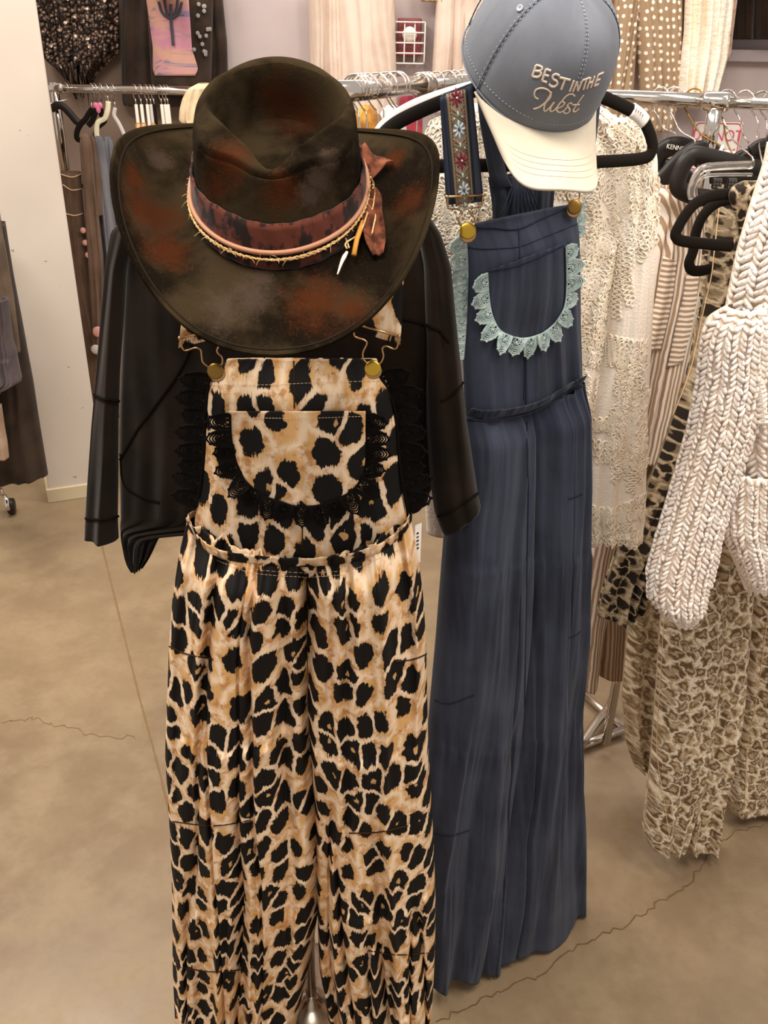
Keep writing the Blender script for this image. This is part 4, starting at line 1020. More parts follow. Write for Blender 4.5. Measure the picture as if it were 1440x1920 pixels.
# right rack
C0 = atY(1196, 199, 1.98); C1 = atY(1360, 191, 1.90); C2 = atY(1520, 194, 1.84)
zR = C1[2]; C0[2] = zR; C2[2] = zR
K2 = thing('clothes_rack', 'chrome clothes rack at the right holding striped and leopard trousers', 'clothes rack', (C1[0], C1[1], 0))
dR = (C2-C0)/np.linalg.norm(C2-C0)
MB().tube([C0-dR*.2, C1], .0135, 16).build('rail', M['chrome'], K2); MB().tube([C1-dR*.01, C2+dR*.3], .0115, 16).build('rail', M['chrome'], K2)
pt = at_z(1332, 240, zR-.05); 
pb = onfloor(1120, 1372, .03); pm = onfloor(1136, 1330, .10)
ptop = np.array([pb[0]+.02, pb[1]+.02, zR])
q0 = atY(1341, 203, C1[1]); q0[2] = zR
MB().tube([q0, q0+[0, 0, -.06], [q0[0], q0[1], .9]], .0145, 14).build('post', M['chrome'], K2)
MB().tube([[q0[0], q0[1], .95], [q0[0], q0[1], .04]], .0125, 14).build('post', M['chrome'], K2)
V, F = lathe([(.0145, -.025), (.018, -.02), (.018, .02), (.0145, .025)], q0, dR, 18); MB().add(V, F).build('rail_socket', M['chrome'], K2)
# base frame seen on the floor
f0 = onfloor(1157, 1262, .12)
mb = MB(); mb.tube(smooth_path([atY(1172, 1150, f0[1]+.0), atY(1158, 1255, f0[1]-.005), atY(1146, 1318, f0[1]-.04), onfloor(1120, 1352, .04), onfloor(1088, 1398, .03)], 30), .0125, 12); mb.build('base_upright', M['chrome2'], K2)
MB().tube([onfloor(1060, 1408, .02), onfloor(1168, 1369, .02)], .013, 12).build('base_bar', M['chrome'], K2)
MB().tube([onfloor(1074, 1283, .02), onfloor(1166, 1364, .02)], .011, 12).build('base_bar', M['chrome2'], K2)

# hangers hanging on a rail: hook, neck and arms, one master for each look and copies
def hanger_at(p, ax, m_body, label, group, rr=.0165, name='clothes_hanger', stem=.07, arm=.2, thick=.005, tilt=0.0, hookm=None, slope=.07, sway=0.0):
    """p: rail centre point; ax: horizontal direction of the arms"""
    p = np.asarray(p, float); ax = np.asarray(ax, float)/np.linalg.norm(ax)
    o = thing(name, label, 'hanger', p, group); R = rr+.006
    ph = np.linspace(-.45, math.pi+.1, 16)
    hk = [p+ax*math.cos(a)*R+np.array([0, 0, 1])*(math.sin(a)*R+.002) for a in ph]
    low = p+np.array([0, 0, -R-.012])
    hk = [p+ax*R*.55+np.array([0, 0, -R*.9])] and hk[::1]
    path = [hk[0]]+hk+[p-ax*R*.95+np.array([0, 0, -R*.55]), p-ax*R*.3+np.array([0, 0, -R*1.35]), p+np.array([0, 0, -R*1.9])+ax*sway, p+np.array([0, 0, -R-stem])+ax*sway]
    MB().tube(smooth_path(path[1:], 70), .0014, 8).build('hook', hookm or M['chrome'], o)
    c = path[-1]
    sh = [c+ax*x*arm+np.array([0, 0, z]) for x, z in ((-1, -slope), (-.75, -slope*.62), (-.35, -slope*.18), (0, 0), (.35, -slope*.18), (.75, -slope*.62), (1, -slope))]
    nrm = np.cross(ax, [0, 0, 1])
    mb = MB(); V, F = tube(smooth_path(sh, 40), thick*1.5, 8, False, True, (nrm, .6, 1.5)); mb.add(V, F); mb.build('arm_bar', m_body, o)
    V, F = lathe([(.004, 0), (.006, .004), (.0045, .012), (.0025, .018)], c, (0, 0, 1), 12); MB().add(V, F).build('collar', m_body, o)
    MB().tube([sh[0], sh[0]+[0, 0, -.012], c+np.array([0, 0, -slope-.014]), sh[-1]+[0, 0, -.012], sh[-1]], .003, 6).build('trouser_bar', m_body, o)
    return o
cross1 = np.array([math.cos(math.radians(-28)), math.sin(math.radians(-28)), 0])
def rail_pt(a, b, px):
    best = None
    for f in np.linspace(0, 1, 600):
        q = a+(b-a)*f; d = abs(proj(q)[0]-px)
        if best is None or d < best[0]: best = (d, q)
    return best[1]
ORD = 'first second third fourth fifth sixth seventh eighth ninth tenth eleventh twelfth thirteenth fourteenth fifteenth'.split()
for i, px in enumerate((665, 671, 677, 688, 707, 724, 741, 747, 787, 795, 803, 818, 840, 852, 868)):
    q = rail_pt(a0, b1, px); big = px < 752
    hanger_at(q, cross1, M['blackplastic'] if i not in (4, 9) else M['velvet'], 'black hanger with chrome hook on the middle rail, '+ORD[i]+' from the hat crown', 'hangers on the rail between hat and cap', rr=.0165 if big else .0125, arm=.17, stem=.085 if i % 3 else .10, sway=.004*math.sin(i*2.1))
# blurred clothes on those hangers, seen between hat brim and rail
for k, (px, py0, w, col1, col2, nm, lb, Y) in enumerate(((690, 205, 46, '#c58f3c', '#8f5f2c', 'mustard_blouse', 'mustard and brown top on the rail just right of the hat crown', 2.25), (735, 205, 40, '#cdb7b4', '#e4d3cc', 'pale_pink_blouse', 'pale pink top hanging behind the chrome hooks', 2.35), (770, 160, 30, '#a33c4a', '#7a2834', 'red_blouse', 'small red garment behind the rail collar', 2.5))):
    pl = Pl(px, py0, Y, -10); m = fabric('cloth_'+nm, col1, col2, 30)
    o = garment(nm, pl, [(py0-8, px-w*.22, px+w*.22), (py0+14, px-w*.75, px+w*.6), (py0+70, px-w*.8, px+w*.8), (py0+520, px-w*.8, px+w*.8)], m, None, thick=.03, fold=5, amp=.01, seed=81+k, nu=40, nv=60)
    tag(o, lb, 'top')

# ------------------------------------------------------------------ garments of the right rack
def cloth_thing(name, label, cat, px, py, D, ang, rows, m, seed, thick=.03, fold=5, amp=.012, group=None, part='cloth', **kw):
    pl = Pl(px, py, D, ang); last = rows[-1]
    bx, by = (((last[1]+last[2])/2, last[0]) if len(last) == 3 else ((last[0]+last[2])/2, (last[1]+last[3])/2))
    t = thing(name, label, cat, pl.p(bx, by), group)
    o = garment(part, pl, rows, m, t, thick=thick, fold=fold, amp=amp, seed=seed, **kw)
    return t, pl, o
def leg(t, pl, rows, m, seed, name='trouser_leg', **kw):
    return garment(name, pl, rows, m, t, seed=seed, **kw)
# striped trousers (front pair) with patch pockets
t, pl, w = cloth_thing('striped_trousers', 'beige and white striped trousers with horizontal-stripe patch pocket, left of the dark leopard garment', 'trousers', 1265, 360, 1.83, 25,
    [(352, 1240, 1300), (368, 1232, 1306), (400, 1238, 1318), (470, 1222, 1330), (560, 1208, 1316), (660, 1182, 1296), (760, 1162, 1275), (860, 1140, 1256)], M['stripe'], 101, thick=.04, fold=6, amp=.008, part='waist_and_hips', nu=90, nv=90)
leg(t, pl, [(840, 1142, 1205), (940, 1120, 1180), (1060, 1100, 1150), (1180, 1092, 1130), (1278, 1086, 1119), (1292, 1087, 1117)], M['stripe'], 102, thick=.025, fold=4, amp=.006, nu=50, nv=90)
b2 = bvh_of(w)
p1_ = patch('patch_pocket', b2, [(1243, 478, 1268, 490), (1232, 540, 1262, 545), (1222, 600, 1252, 600), (1214, 660, 1238, 655)], M['stripeh'], t, off=.004, nu=20, nv=40)
p1_ = patch('patch_pocket', b2, [(1284, 516, 1308, 505), (1274, 570, 1304, 560), (1262, 630, 1294, 620), (1248, 690, 1276, 680)], M['stripeh'], t, off=.004, nu=20, nv=40)
hanger_at(rail_pt(C0-dR*.2, C2+dR*.3, 1262), (.9, -.4, 0), M['blackplastic'], 'black hanger with white print holding the striped trousers', None, rr=.0135, stem=.10, arm=.09, slope=.05)
# second striped pair behind
t, pl, w = cloth_thing('striped_trousers', 'darker brown striped trousers whose leg ends under the dark leopard garment', 'trousers', 1200, 900, 1.86, 25,
    [(770, 1222, 1262), (820, 1195, 1262), (900, 1155, 1245), (1100, 1120, 1188), (1200, 1118, 1180), (1262, 1118, 1172)], M['stripe2'], 105, thick=.03, fold=5, amp=.008, part='leg', nu=60, nv=120)
# cream crumpled top between
t, pl, w = cloth_thing('crumpled_blouse', 'small crumpled cream top peeking between the crochet blouse and black hangers', 'top', 1250, 340, 1.98, 10,
    [(318, 1238, 1262), (340, 1222, 1275), (380, 1212, 1290), (430, 1210, 1270), (520, 1205, 1240)], M['cream'], 108, thick=.03, fold=8, amp=.01, nu=60, nv=50)
# dark leopard garment
t, pl, w = cloth_thing('dark_leopard_dress', 'dark brown and khaki leopard dress hanging left of the chunky knit sweater', 'dress', 1385, 360, 1.66, 20,
    [(352, 1352, 1425), (400, 1345, 1418), (470, 1332, 1405), (550, 1324, 1386), (640, 1305, 1358), (700, 1290, 1346), (820, 1250, 1312), (920, 1212, 1270), (1020, 1165, 1228), (1100, 1135, 1205), (1150, 1122, 1192)], M['camo'], 111, thick=.04, fold=8, amp=.014, amp0=.008, nu=100, nv=170, hem=.02)
bw = bvh_of(w); MB().tube(lay(bw, [(1350, 380), (1340, 470), (1334, 520), (1318, 590), (1296, 690), (1262, 780)], .0005, 80), .0012, 6).build('piping', M['stitch'], t)
t2, pl, w = cloth_thing('khaki_leopard_top', 'faded khaki leopard waistband folded over the black velvet hangers', 'trousers', 1410, 360, 1.52, 15,
    [(340, 1392, 1440), (350, 1372, 1440), (368, 1366, 1436), (420, 1384, 1432), (500, 1388, 1424), (560, 1384, 1405)], M['camo'], 115, thick=.02, fold=8, amp=.008, nu=50, nv=60)
# tan leopard trousers: four pairs
LB = [('tan leopard trousers hanging furthest back, left of the long tan leopard pair', 1.74, [(760, 1305, 1335), (860, 1268, 1312), (960, 1232, 1290), (1060, 1200, 1262), (1180, 1178, 1248), (1300, 1168, 1240), (1400, 1178, 1228), (1434, 1190, 1222)], 'leo2b'),
      ]
def leo_pair(label, D, ang, hips, legs, mt, seed, seamline=None):
    pl = Pl(1300, 1000, D, ang); l0 = legs[0][-1]
    t = thing('leopard_trousers', label, 'trousers', pl.p((l0[1]+l0[2])/2, l0[0]), 'tan leopard trousers on the right rack')
    hi = garment('waist_and_hips', pl, hips, M[mt], t, thick=.05, fold=5, amp=.016, seed=seed, nu=90, nv=80)
    objs = [hi]
    for k, rws in enumerate(legs):
        objs.append(garment('trouser_leg', pl, rws, M[mt], t, thick=.045, fold=3.5, amp=.012, seed=seed+1+k, nu=80, nv=120, off=.006+.01*k, tieramp=.0))
    if seamline:
        bb_ = bvh_of(*objs); mb = MB()
        q = lay(bb_, seamline, .0004, 90)
        if len(q) > 3: mb.tube(q, .0009, 5); mb.build('side_seam', M['stitch'], t)
    return t
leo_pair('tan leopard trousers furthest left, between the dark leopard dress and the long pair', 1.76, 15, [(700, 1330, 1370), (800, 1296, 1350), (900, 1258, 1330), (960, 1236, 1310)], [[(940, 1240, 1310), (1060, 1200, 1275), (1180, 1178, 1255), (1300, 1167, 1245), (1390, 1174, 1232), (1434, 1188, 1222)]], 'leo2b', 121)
leo_pair('tan leopard trousers hanging lowest, both cuffs showing above the floor', 1.52, 12, [(700, 1360, 1440), (850, 1330, 1440), (1000, 1262, 1420), (1080, 1248, 1412)],
    [[(1060, 1322, 1412), (1180, 1322, 1402), (1300, 1318, 1388), (1400, 1302, 1372), (1500, 1286, 1352), (1560, 1278, 1345), (1582, 1284, 1340)], [(1060, 1250, 1368), (1180, 1238, 1362), (1300, 1230, 1350), (1400, 1222, 1330), (1500, 1214, 1302), (1560, 1209, 1282), (1578, 1214, 1272)]], 'leo2', 125, [(1250, 1090), (1240, 1250), (1232, 1400), (1245, 1500), (1256, 1572)])
leo_pair('tan leopard trousers at the right frame edge, hem above the floor crack', 1.62, 12, [(700, 1440, 1520), (900, 1425, 1520), (1060, 1402, 1500)], [[(1040, 1404, 1462), (1200, 1396, 1460), (1300, 1388, 1468), (1400, 1374, 1478), (1480, 1362, 1480), (1512, 1362, 1478)]], 'leo2', 131, [(1440, 1150), (1420, 1300), (1402, 1400), (1396, 1508)])
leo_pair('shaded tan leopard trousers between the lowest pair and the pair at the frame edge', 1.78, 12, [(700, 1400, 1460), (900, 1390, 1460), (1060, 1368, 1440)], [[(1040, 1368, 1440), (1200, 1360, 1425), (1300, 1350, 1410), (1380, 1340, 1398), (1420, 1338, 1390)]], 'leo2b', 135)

# ------------------------------------------------------------------ chunky cream sweater
PS = Pl(1380, 800, 1.33, 8)
SW = thing('knit_sweater', 'chunky cream knitted sweater hanging at the right frame edge', 'sweater', PS.p(1400, 1100))
sbody = garment('body', PS, [(270, 1446, 1640), (310, 1438, 1640), (380, 1414, 1640), (470, 1386, 1640), (560, 1366, 1640), (640, 1352, 1640), (800, 1350, 1640), (930, 1352, 1640), (1010, 1362, 1640), (1060, 1385, 1640), (1090, 1400, 1640)], M['knitin'], SW, thick=.05, fold=1.6, amp=.014, seed=141, nu=110, nv=140, hem=.02)
ssl = garment('sleeve', PS, [(575, 1366, 1420), (600, 1328, 1425), (640, 1314, 1426), (700, 1310, 1424), (800, 1290, 1405), (900, 1262, 1372), (980, 1238, 1348), (1060, 1214, 1330), (1110, 1214, 1316), (1140, 1238, 1304), (1160, 1262, 1292)], M['knitin'], SW, thick=.04, fold=1.6, amp=.010, seed=145, nu=90, nv=130, off=.035)
def stitches(name, grid, m, parent, du=.0105, dv=.0088, L=.0078, R=.0036, zig=.55, amp=.0, seed=0, groove=0):
    G2 = []
    for row in grid:
        l = np.concatenate([[0], np.cumsum(np.linalg.norm(np.diff(row, axis=0), axis=1))]); x = np.linspace(0, l[-1], grid.shape[1]); G2.append(np.stack([np.interp(x, l, row[:, k]) for k in range(3)], 1))
    grid = np.array(G2); nv_, nu_ = grid.shape[:2]
    wid = np.mean(np.linalg.norm(np.diff(grid, axis=1), axis=2).sum(1)); hei = np.mean(np.linalg.norm(np.diff(grid, axis=0), axis=2).sum(0))
    cu = int(wid/du); cv = int(hei/dv); rs = np.random.RandomState(seed)
    u = (np.arange(cu)+.5)/cu; v = (np.arange(cv)+.5)/cv; U, Vv = np.meshgrid(u, v)
    Vv = Vv+(np.arange(cu)[None] % 2)*.0/cv+rs.uniform(-.15, .15, U.shape)/cv; U = U+rs.uniform(-.12, .12, U.shape)/cu
    U = np.clip(U, 0, .999); Vv = np.clip(Vv, 0, .999)
    def smp(U, V):
        x = U*(nu_-1); y = V*(nv_-1); ix = np.minimum(x.astype(int), nu_-2); iy = np.minimum(y.astype(int), nv_-2); fx = (x-ix)[..., None]; fy = (y-iy)[..., None]
        return grid[iy, ix]*(1-fx)*(1-fy)+grid[iy, ix+1]*fx*(1-fy)+grid[iy+1, ix]*(1-fx)*fy+grid[iy+1, ix+1]*fx*fy
    P = smp(U, Vv).reshape(-1, 3); Tu = (smp(np.clip(U+.01, 0, .9999), Vv)-smp(np.clip(U-.01, 0, 1), Vv)).reshape(-1, 3); Tv = (smp(U, np.clip(Vv+.01, 0, .9999))-smp(U, np.clip(Vv-.01, 0, 1))).reshape(-1, 3)
    Tu /= np.linalg.norm(Tu, axis=1, keepdims=True)+1e-9; Tv /= np.linalg.norm(Tv, axis=1, keepdims=True)+1e-9
    N = np.cross(Tu, Tv); N /= np.linalg.norm(N, axis=1, keepdims=True)+1e-9
    N *= np.where((N*(P-CAM)).sum(1, keepdims=True) > 0, -1, 1)
    sg = np.where(np.arange(cu)[None].repeat(cv, 0).reshape(-1) % 2 == 0, 1, -1)[:, None]
    a = zig+rs.uniform(-.25, .25, sg.shape); X = Tv*np.cos(a)+Tu*np.sin(a)*sg; Y = np.cross(N, X)
    lift = N*(.0015+.002*rs.uniform(0, 1, sg.shape)); 
    bq, fq = ballq(7, 5); bq = bq*[L, R, R]; bq[:, 2] += .0018*np.sin((bq[:, 0]/L)*2.4)
    mb = MB(); mb.scat(bq, fq, P+lift, X, Y, N, rs.uniform(.85, 1.2, len(P))); return mb.build(name, m, parent)
stitches('knit_stitches', o_grid[sbody.name][:100], M['knit'], SW, du=.0135, dv=.0105, L=.0105, R=.0044, zig=.75, seed=2)
stitches('knit_stitches', o_grid[sbody.name][99:], M['knit'], SW, du=.0105, dv=.0095, seed=3)
stitches('knit_stitches', o_grid[ssl.name], M['knit'], SW, du=.0100, dv=.0090, seed=4)
ss2 = garment('sleeve', PS, [(880, 1352, 1480), (985, 1350, 1475), (1040, 1378, 1466), (1080, 1398, 1458), (1100, 1412, 1448)], M['knitin'], SW, thick=.035, fold=1.6, amp=.008, seed=149, nu=60, nv=60, off=.03)
stitches('knit_stitches', o_grid[ss2.name], M['knit'], SW, du=.0095, dv=.0085, seed=6)
q = smooth_path([PS.p(x, y, .07) for x, y in ((1372, 684), (1385, 690), (1412, 700), (1425, 740), (1430, 790))], 60)
mb = MB()
for i, p in enumerate(q):
    bq, fq = ballq(7, 5); a = i*1.1; X = np.array([math.cos(a)*.5, 0, math.sin(a)]); X /= np.linalg.norm(X); mb.scat(bq*[.011, .0048, .0048], fq, p[None]+[0, -.002, 0], X[None], np.cross([0, 1.0, 0], X)[None], np.array([[0, 1.0, 0]]))
mb.build('armhole_seam', M['knit'], SW)

# ------------------------------------------------------------------ hangers of the right rack
railA = C0-dR*.2; railB = C2+dR*.3
def contour_hanger(px, D, pts, label, m, r=.009, flat=(.45, 1.6), hookpx=None, name='clothes_hanger', ang=15, print_=None):
    pl = Pl(pts[len(pts)//2][0], pts[len(pts)//2][1], D, ang)
    t = thing(name, label, 'hanger', pl.p(*pts[len(pts)//2]))
    MB().tube(smooth_path([pl.p(x, y) for x, y in pts], 60), r, 10, flat=(pl.n, flat[0], flat[1])).build('arm_bar', m, t)
    return t, pl
def hook(t, pl, px_top, c, m=None, off=0, rr=.0135):
    q = rail_pt(railA, railB, px_top); e = pl.p(c[0], c[1], off); R = rr+.005
    ax = np.array([.75, -.66, 0]); ph = np.linspace(-.5, math.pi+.1, 14)
    P = [q+ax*math.cos(a)*R+np.array([0, 0, math.sin(a)*R+.002]) for a in ph]
    P += [q-ax*R*.9-np.array([0, 0, R*.7]), q-np.array([0, 0, R*1.7]), (q-np.array([0, 0, R*2.2]))*.6+e*.4, e+np.array([0, 0, .012]), e]
    MB().tube(smooth_path(P, 70), .0017, 8).build('hook', m or M['chrome'], t)
t, pl = contour_hanger(0, 1.95, [(1224, 332), (1226, 304), (1240, 284), (1264, 274), (1292, 280), (1318, 300)], 'black contoured hanger with white lettering, left of the two lettered hangers', M['blackplastic'], r=.013, flat=(.5, 1.5)); hook(t, pl, 1238, (1264, 262))
def font_text(s, size, m, parent, c, X, Y, name='lettering', ext=.0003, font_scale=(1, 1)):
    cu = bpy.data.curves.new(name, 'FONT'); cu.body = s; cu.size = size; cu.extrude = ext; cu.align_x = 'CENTER'; cu.align_y = 'CENTER'
    o = bpy.data.objects.new(name+'_tmp', cu); COL.objects.link(o); dg_ = bpy.context.evaluated_depsgraph_get(); me = bpy.data.meshes.new_from_object(o.evaluated_get(dg_)); bpy.data.objects.remove(o)
    X = np.asarray(X, float); Y = np.asarray(Y, float); N = np.cross(X, Y); V = np.empty(len(me.vertices)*3); me.vertices.foreach_get('co', V); V = V.reshape(-1, 3)
    V = np.asarray(c)+V[:, 0:1]*X*font_scale[0]+V[:, 1:2]*Y*font_scale[1]+V[:, 2:3]*N
    me.vertices.foreach_set('co', V.ravel()); me.materials.clear(); return link(name, me, m, parent)
Xr = np.array([math.cos(math.radians(15)), math.sin(math.radians(15)), 0]); X2 = Xr*.97+np.array([0, 0, -.24])*.6; X2 /= np.linalg.norm(X2); Y2 = np.cross(np.array([math.sin(math.radians(15)), -math.cos(math.radians(15)), 0]), X2); 
font_text('KENNE', .0125, M['white'], t, pl.p(1266, 277, .009), X2, Y2)
t, pl = contour_hanger(0, 1.88, [(1238, 340), (1252, 326), (1270, 306), (1288, 290), (1308, 281), (1332, 286), (1352, 302)], 'black contoured hanger with partly hidden white lettering, right of the other lettered hanger', M['blackplastic'], r=.012, flat=(.5, 1.5)); hook(t, pl, 1268, (1300, 274)); font_text('KE', .0125, M['white'], t, pl.p(1296, 291, .009), X2, Y2)
# thick clip hanger
t, pl = contour_hanger(0, 1.74, [(1330, 372), (1296, 366), (1271, 350), (1278, 318), (1290, 298), (1306, 291), (1350, 300), (1400, 312), (1428, 318)], 'big glossy black hanger with squared end in front of the post', M['blackplastic'], r=.0125, flat=(.8, 1.3)); hook(t, pl, 1362, (1372, 305), M['brassd'])
mb = MB(); V, F = tube(smooth_path([pl.p(x, y, .0) for x, y in ((1336, 322), (1380, 326), (1432, 330))], 20), .019, 8, False, True, (pl.n, .35, 1.1)); mb.add(V, F); mb.build('clip_panel', M['blackplastic'], t)
# further black hanger heads on the right rail
for k, (tx, cx, cy) in enumerate(((1300, 1352, 292), (1395, 1406, 290), (1428, 1418, 292), (1460, 1440, 270))):
    t, pl = contour_hanger(0, 1.84-.02*k, [(cx-34, cy+14), (cx-18, cy+3), (cx, cy), (cx+20, cy+3), (cx+40, cy+16)], ['slim hanger with white collar just right of the rack post', 'black hanger with tall chrome hook above the clear clips', 'second black hanger with tall chrome hook beside the sweater shoulder', 'dark hook hanger at the right frame edge above the sweater'][k], M['white'] if k == 0 else M['blackplastic'], r=.008, flat=(.5, 1.4)); hook(t, pl, tx, (cx, cy-4), M['brassd'] if k == 0 else None)
    V, F = lathe([(.005, 0), (.0065, .004), (.005, .014), (.003, .02)], pl.p(cx, cy+1), (0, 0, 1), 12); MB().add(V, F).build('collar', M['white'] if k == 0 else M['blackplastic'], t)
# clear clip hanger
t, pl = contour_hanger(0, 1.66, [(1298, 372), (1296, 356), (1304, 332), (1318, 316), (1345, 312), (1412, 309)], 'clear plastic clip hanger in front of the black glossy one', M['clear'], r=.006, flat=(.8, 1.2))
MB().tube(smooth_path([pl.p(x, y) for x, y in ((1306, 374), (1305, 352), (1316, 334), (1335, 328), (1410, 327))], 40), .003, 8).build('lower_rod', M['clear'], t)
for x in (1344, 1372):
    mb = MB(); c = pl.p(x, 344, .006); mb.box(c, .017, .008, .018); o = mb.build('clip', M['blackplastic'], t, False, bevel=.002); 
    g = MB()
    for i in range(3):
        for j in range(3): g.box(c+np.array([(i-1)*.005, -.0045, (j-1)*.005]), .0035, .001, .0035)
    g.build('clip_grid', M['clear'], o, False)
hook(t, pl, 1362, (1408, 309), M['chrome'])
# black velvet trouser hangers
t, pl = contour_hanger(0, 1.50, [(1425, 352), (1390, 362), (1340, 366), (1306, 380), (1284, 405), (1268, 434), (1268, 444), (1280, 452), (1330, 458), (1372, 462)], 'front black velvet hanger with wide rounded end, above the striped trousers', M['velvet'], r=.0075, flat=(.6, 1.25)); hook(t, pl, 1428, (1432, 345))
t, pl = contour_hanger(0, 1.56, [(1425, 362), (1380, 372), (1345, 380), (1318, 405), (1304, 440), (1300, 470), (1292, 492), (1297, 506), (1312, 508), (1332, 504)], 'rear black velvet hanger whose end drops below the front velvet hanger', M['velvet'], r=.0075, flat=(.6, 1.25)); hook(t, pl, 1445, (1432, 356))

# ------------------------------------------------------------------ left rack behind the column
LZ = atY(105, 165, 3.85)[2]
L0 = atY(107, 165, 3.85); L1 = atY(520, 188, 3.80); L1[2] = L0[2]; dL = (L1-L0)/np.linalg.norm(L1-L0)
K3 = thing('clothes_rack', 'chrome rack with white-lit rail beside the column, left of the hat', 'clothes rack', (L0[0], L0[1], 0))
MB().tube([L0, L1], .0155, 14).build('rail', M['chrome'], K3)
MB().tube([L0+[-.012, 0, .02], L0+[-.012, 0, -.3]], .018, 12).build('post_sleeve', M['chrome'], K3)
MB().tube([L0+[-.012, 0, -.3], [L0[0]-.012, L0[1], .07]], .0145, 12).build('post', M['chrome2'], K3)
MB().tube([[L1[0], L1[1], L1[2]], [L1[0], L1[1], .05]], .0145, 12).build('post', M['chrome2'], K3)
V, F = lathe([(.012, -.03), (.021, -.024), (.021, .02), (.016, .028)], L0+[-.0, 0, 0], dL, 18); MB().add(V, F).build('socket', M['chrome'], K3)
MB().tube([[L0[0]-.012, L0[1]-.25, .07], [L0[0]-.012, L0[1]+.25, .07]], .013, 10).build('foot', M['chrome2'], K3)
MB().tube([[L0[0]-.012, L0[1]+.0, 1.17], [L0[0]+.45, L0[1]+.0, 1.17]], .010, 8).build('lower_bar', M['velvet'], K3)
def lp(px): return rail_pt(L0, L1, px)
M['brownd'] = denim('brown_denim', '#52402f', '#6f5848', '#85695a')
M['greyd'] = denim('grey_denim', '#5d5c63', '#7c7c82', '#8e8d90')
M['darkbrown'] = fabric('dark_brown_cloth', '#2b2019', '#3d2f25', 8)
M['taupe'] = fabric('taupe_cloth', '#5a4a3d', '#75624f', 8)
M['mauve'] = fabric('mauve_ruffle', '#4c4244', '#655a5a', 16, (1, .3), bump=.8, bscale=120)
M['pink'] = plain('pink_plastic', '#e0759c', .5)
M['buttonpink'] = plain('pink_button', '#d49a90', .5)
perp = np.array([.80, -.6, 0])
defs = [  # hook px, strip rows, material, label
    (228, 258, [(250, 166, 176), (262, 158, 184), (330, 165, 192), (420, 178, 205), (520, 190, 214)], 'greyd', 'grey garment on the left rack, closest to the hat brim'),
    (212, 262, [(256, 196, 206), (268, 190, 214), (330, 198, 218), (400, 206, 224), (500, 214, 232)], 'greyd', 'pale grey-blue overalls on the cream hanger, left rack'),
    (199, 262, [(255, 180, 190), (266, 174, 196), (340, 184, 206), (440, 196, 220), (540, 206, 228)], 'greyd', 'blue-grey overalls between brown pairs on the left rack'),
    (192, 262, [(252, 166, 174), (264, 160, 180), (340, 170, 190), (404, 176, 193)], 'brownd', 'brown overalls with long straps, under the pink hanger clip'),
    (186, 258, [(250, 154, 164), (262, 148, 172), (360, 156, 180), (480, 164, 194), (600, 172, 196), (668, 176, 194)], 'brownd', 'brown overalls with pink buttons beside the column'),
]
for k, (hpx, y0, rows, mt, lb) in enumerate(defs):
    t, pl, w = cloth_thing('overalls' if 'overalls' in lb else 'garment', lb, 'overalls' if 'overalls' in lb else 'clothing', rows[0][1], y0, 3.84-.03*k, 8, rows, M[mt], 160+k, thick=.03, fold=6, amp=.012, nu=30, nv=60)
# nearest brown pair seen from the front between column and the strips
t, pl, w = cloth_thing('overalls', 'brown denim overalls facing front with bib pocket, touching the column edge', 'overalls', 135, 330, 3.76, 5,
    [(322, 100, 152), (334, 100, 153), (400, 110, 158), (470, 120, 165), (560, 135, 172), (640, 150, 192), (760, 160, 215)], M['brownd'], 171, thick=.03, fold=3, amp=.01, part='bib', nu=50, nv=60)
bq_ = bvh_of(w); 
for ln_ in ([(118, 346), (134, 356), (153, 354)], [(122, 400), (140, 404), (155, 400)], [(112, 326), (135, 332), (152, 326)]):
    MB().tube(lay(bq_, ln_, .002, 30), .0026, 5).build('topstitch', M['stitch'], t)
for (x, y) in ((156, 432), (160, 455), (165, 478)):
    V, F = lathe([(.011, -.002), (.0115, .002), (.008, .004), (.0003, .0045)], atY(x, y, 3.70), (0, -1, .1), 16); MB().add(V, F).build('button', M['buttonpink'], t)
for (x, y, rr_) in ((184, 622, .022), (180, 655, .02)):
    V, F = lathe([(rr_, -.002), (rr_*1.02, .004), (rr_*.7, .007), (.0003, .008)], atY(x, y, 3.68), (0, -1, .1), 20); MB().add(V, F).build('badge', M['buttonpink'] if y < 640 else M['greyplastic'], t)
# black and pale hangers of the left rack
def side_hanger(tx, pts, label, m, r=.008, D=3.80, hookm=None, group=None):
    pl = Pl(pts[0][0], pts[0][1], D, 5); t = thing('clothes_hanger', label, 'hanger', pl.p(*pts[0]), group)
    MB().tube(smooth_path([pl.p(x, y) for x, y in pts], 40), r, 8, flat=(pl.n, .6, 1.3)).build('arm_bar', m, t)
    q = lp(tx); R = .019; ax = np.array([.6, -.8, 0]); e = pl.p(*pts[len(pts)//2] if label.startswith('wide') else pts[0])
    P = [q+ax*math.cos(a)*R+np.array([0, 0, math.sin(a)*R]) for a in np.linspace(-.4, math.pi, 12)]+[q-ax*R*.8-[0, 0, R], q-np.array([0, 0, R*2]), e+np.array([0, 0, .02]), e]
    MB().tube(smooth_path(P, 50), .0022, 6).build('hook', hookm or M['chrome'], t); return t
side_hanger(125, [(96, 205), (106, 198), (118, 200), (132, 214), (142, 226), (150, 232)], 'black wooden-style hanger with one curved arm, in front of the left rack post', M['blackplastic'], r=.011, D=3.8)
side_hanger(172, [(173, 204), (166, 214), (160, 224), (152, 232), (145, 245), (144, 258), (150, 263), (165, 268)], 'black hanger just right of the curved one, left rack', M['velvet'])
side_hanger(178, [(180, 204), (177, 216), (172, 228), (165, 236)], 'black hanger under the pink clip, left one of two', M['velvet'])
t = side_hanger(188, [(189, 203), (190, 214), (196, 226), (182, 240), (178, 262)], 'black hanger with pink heart-shaped clip, left rack', M['velvet'])
mb = MB(); c = atY(184, 202, 3.74)
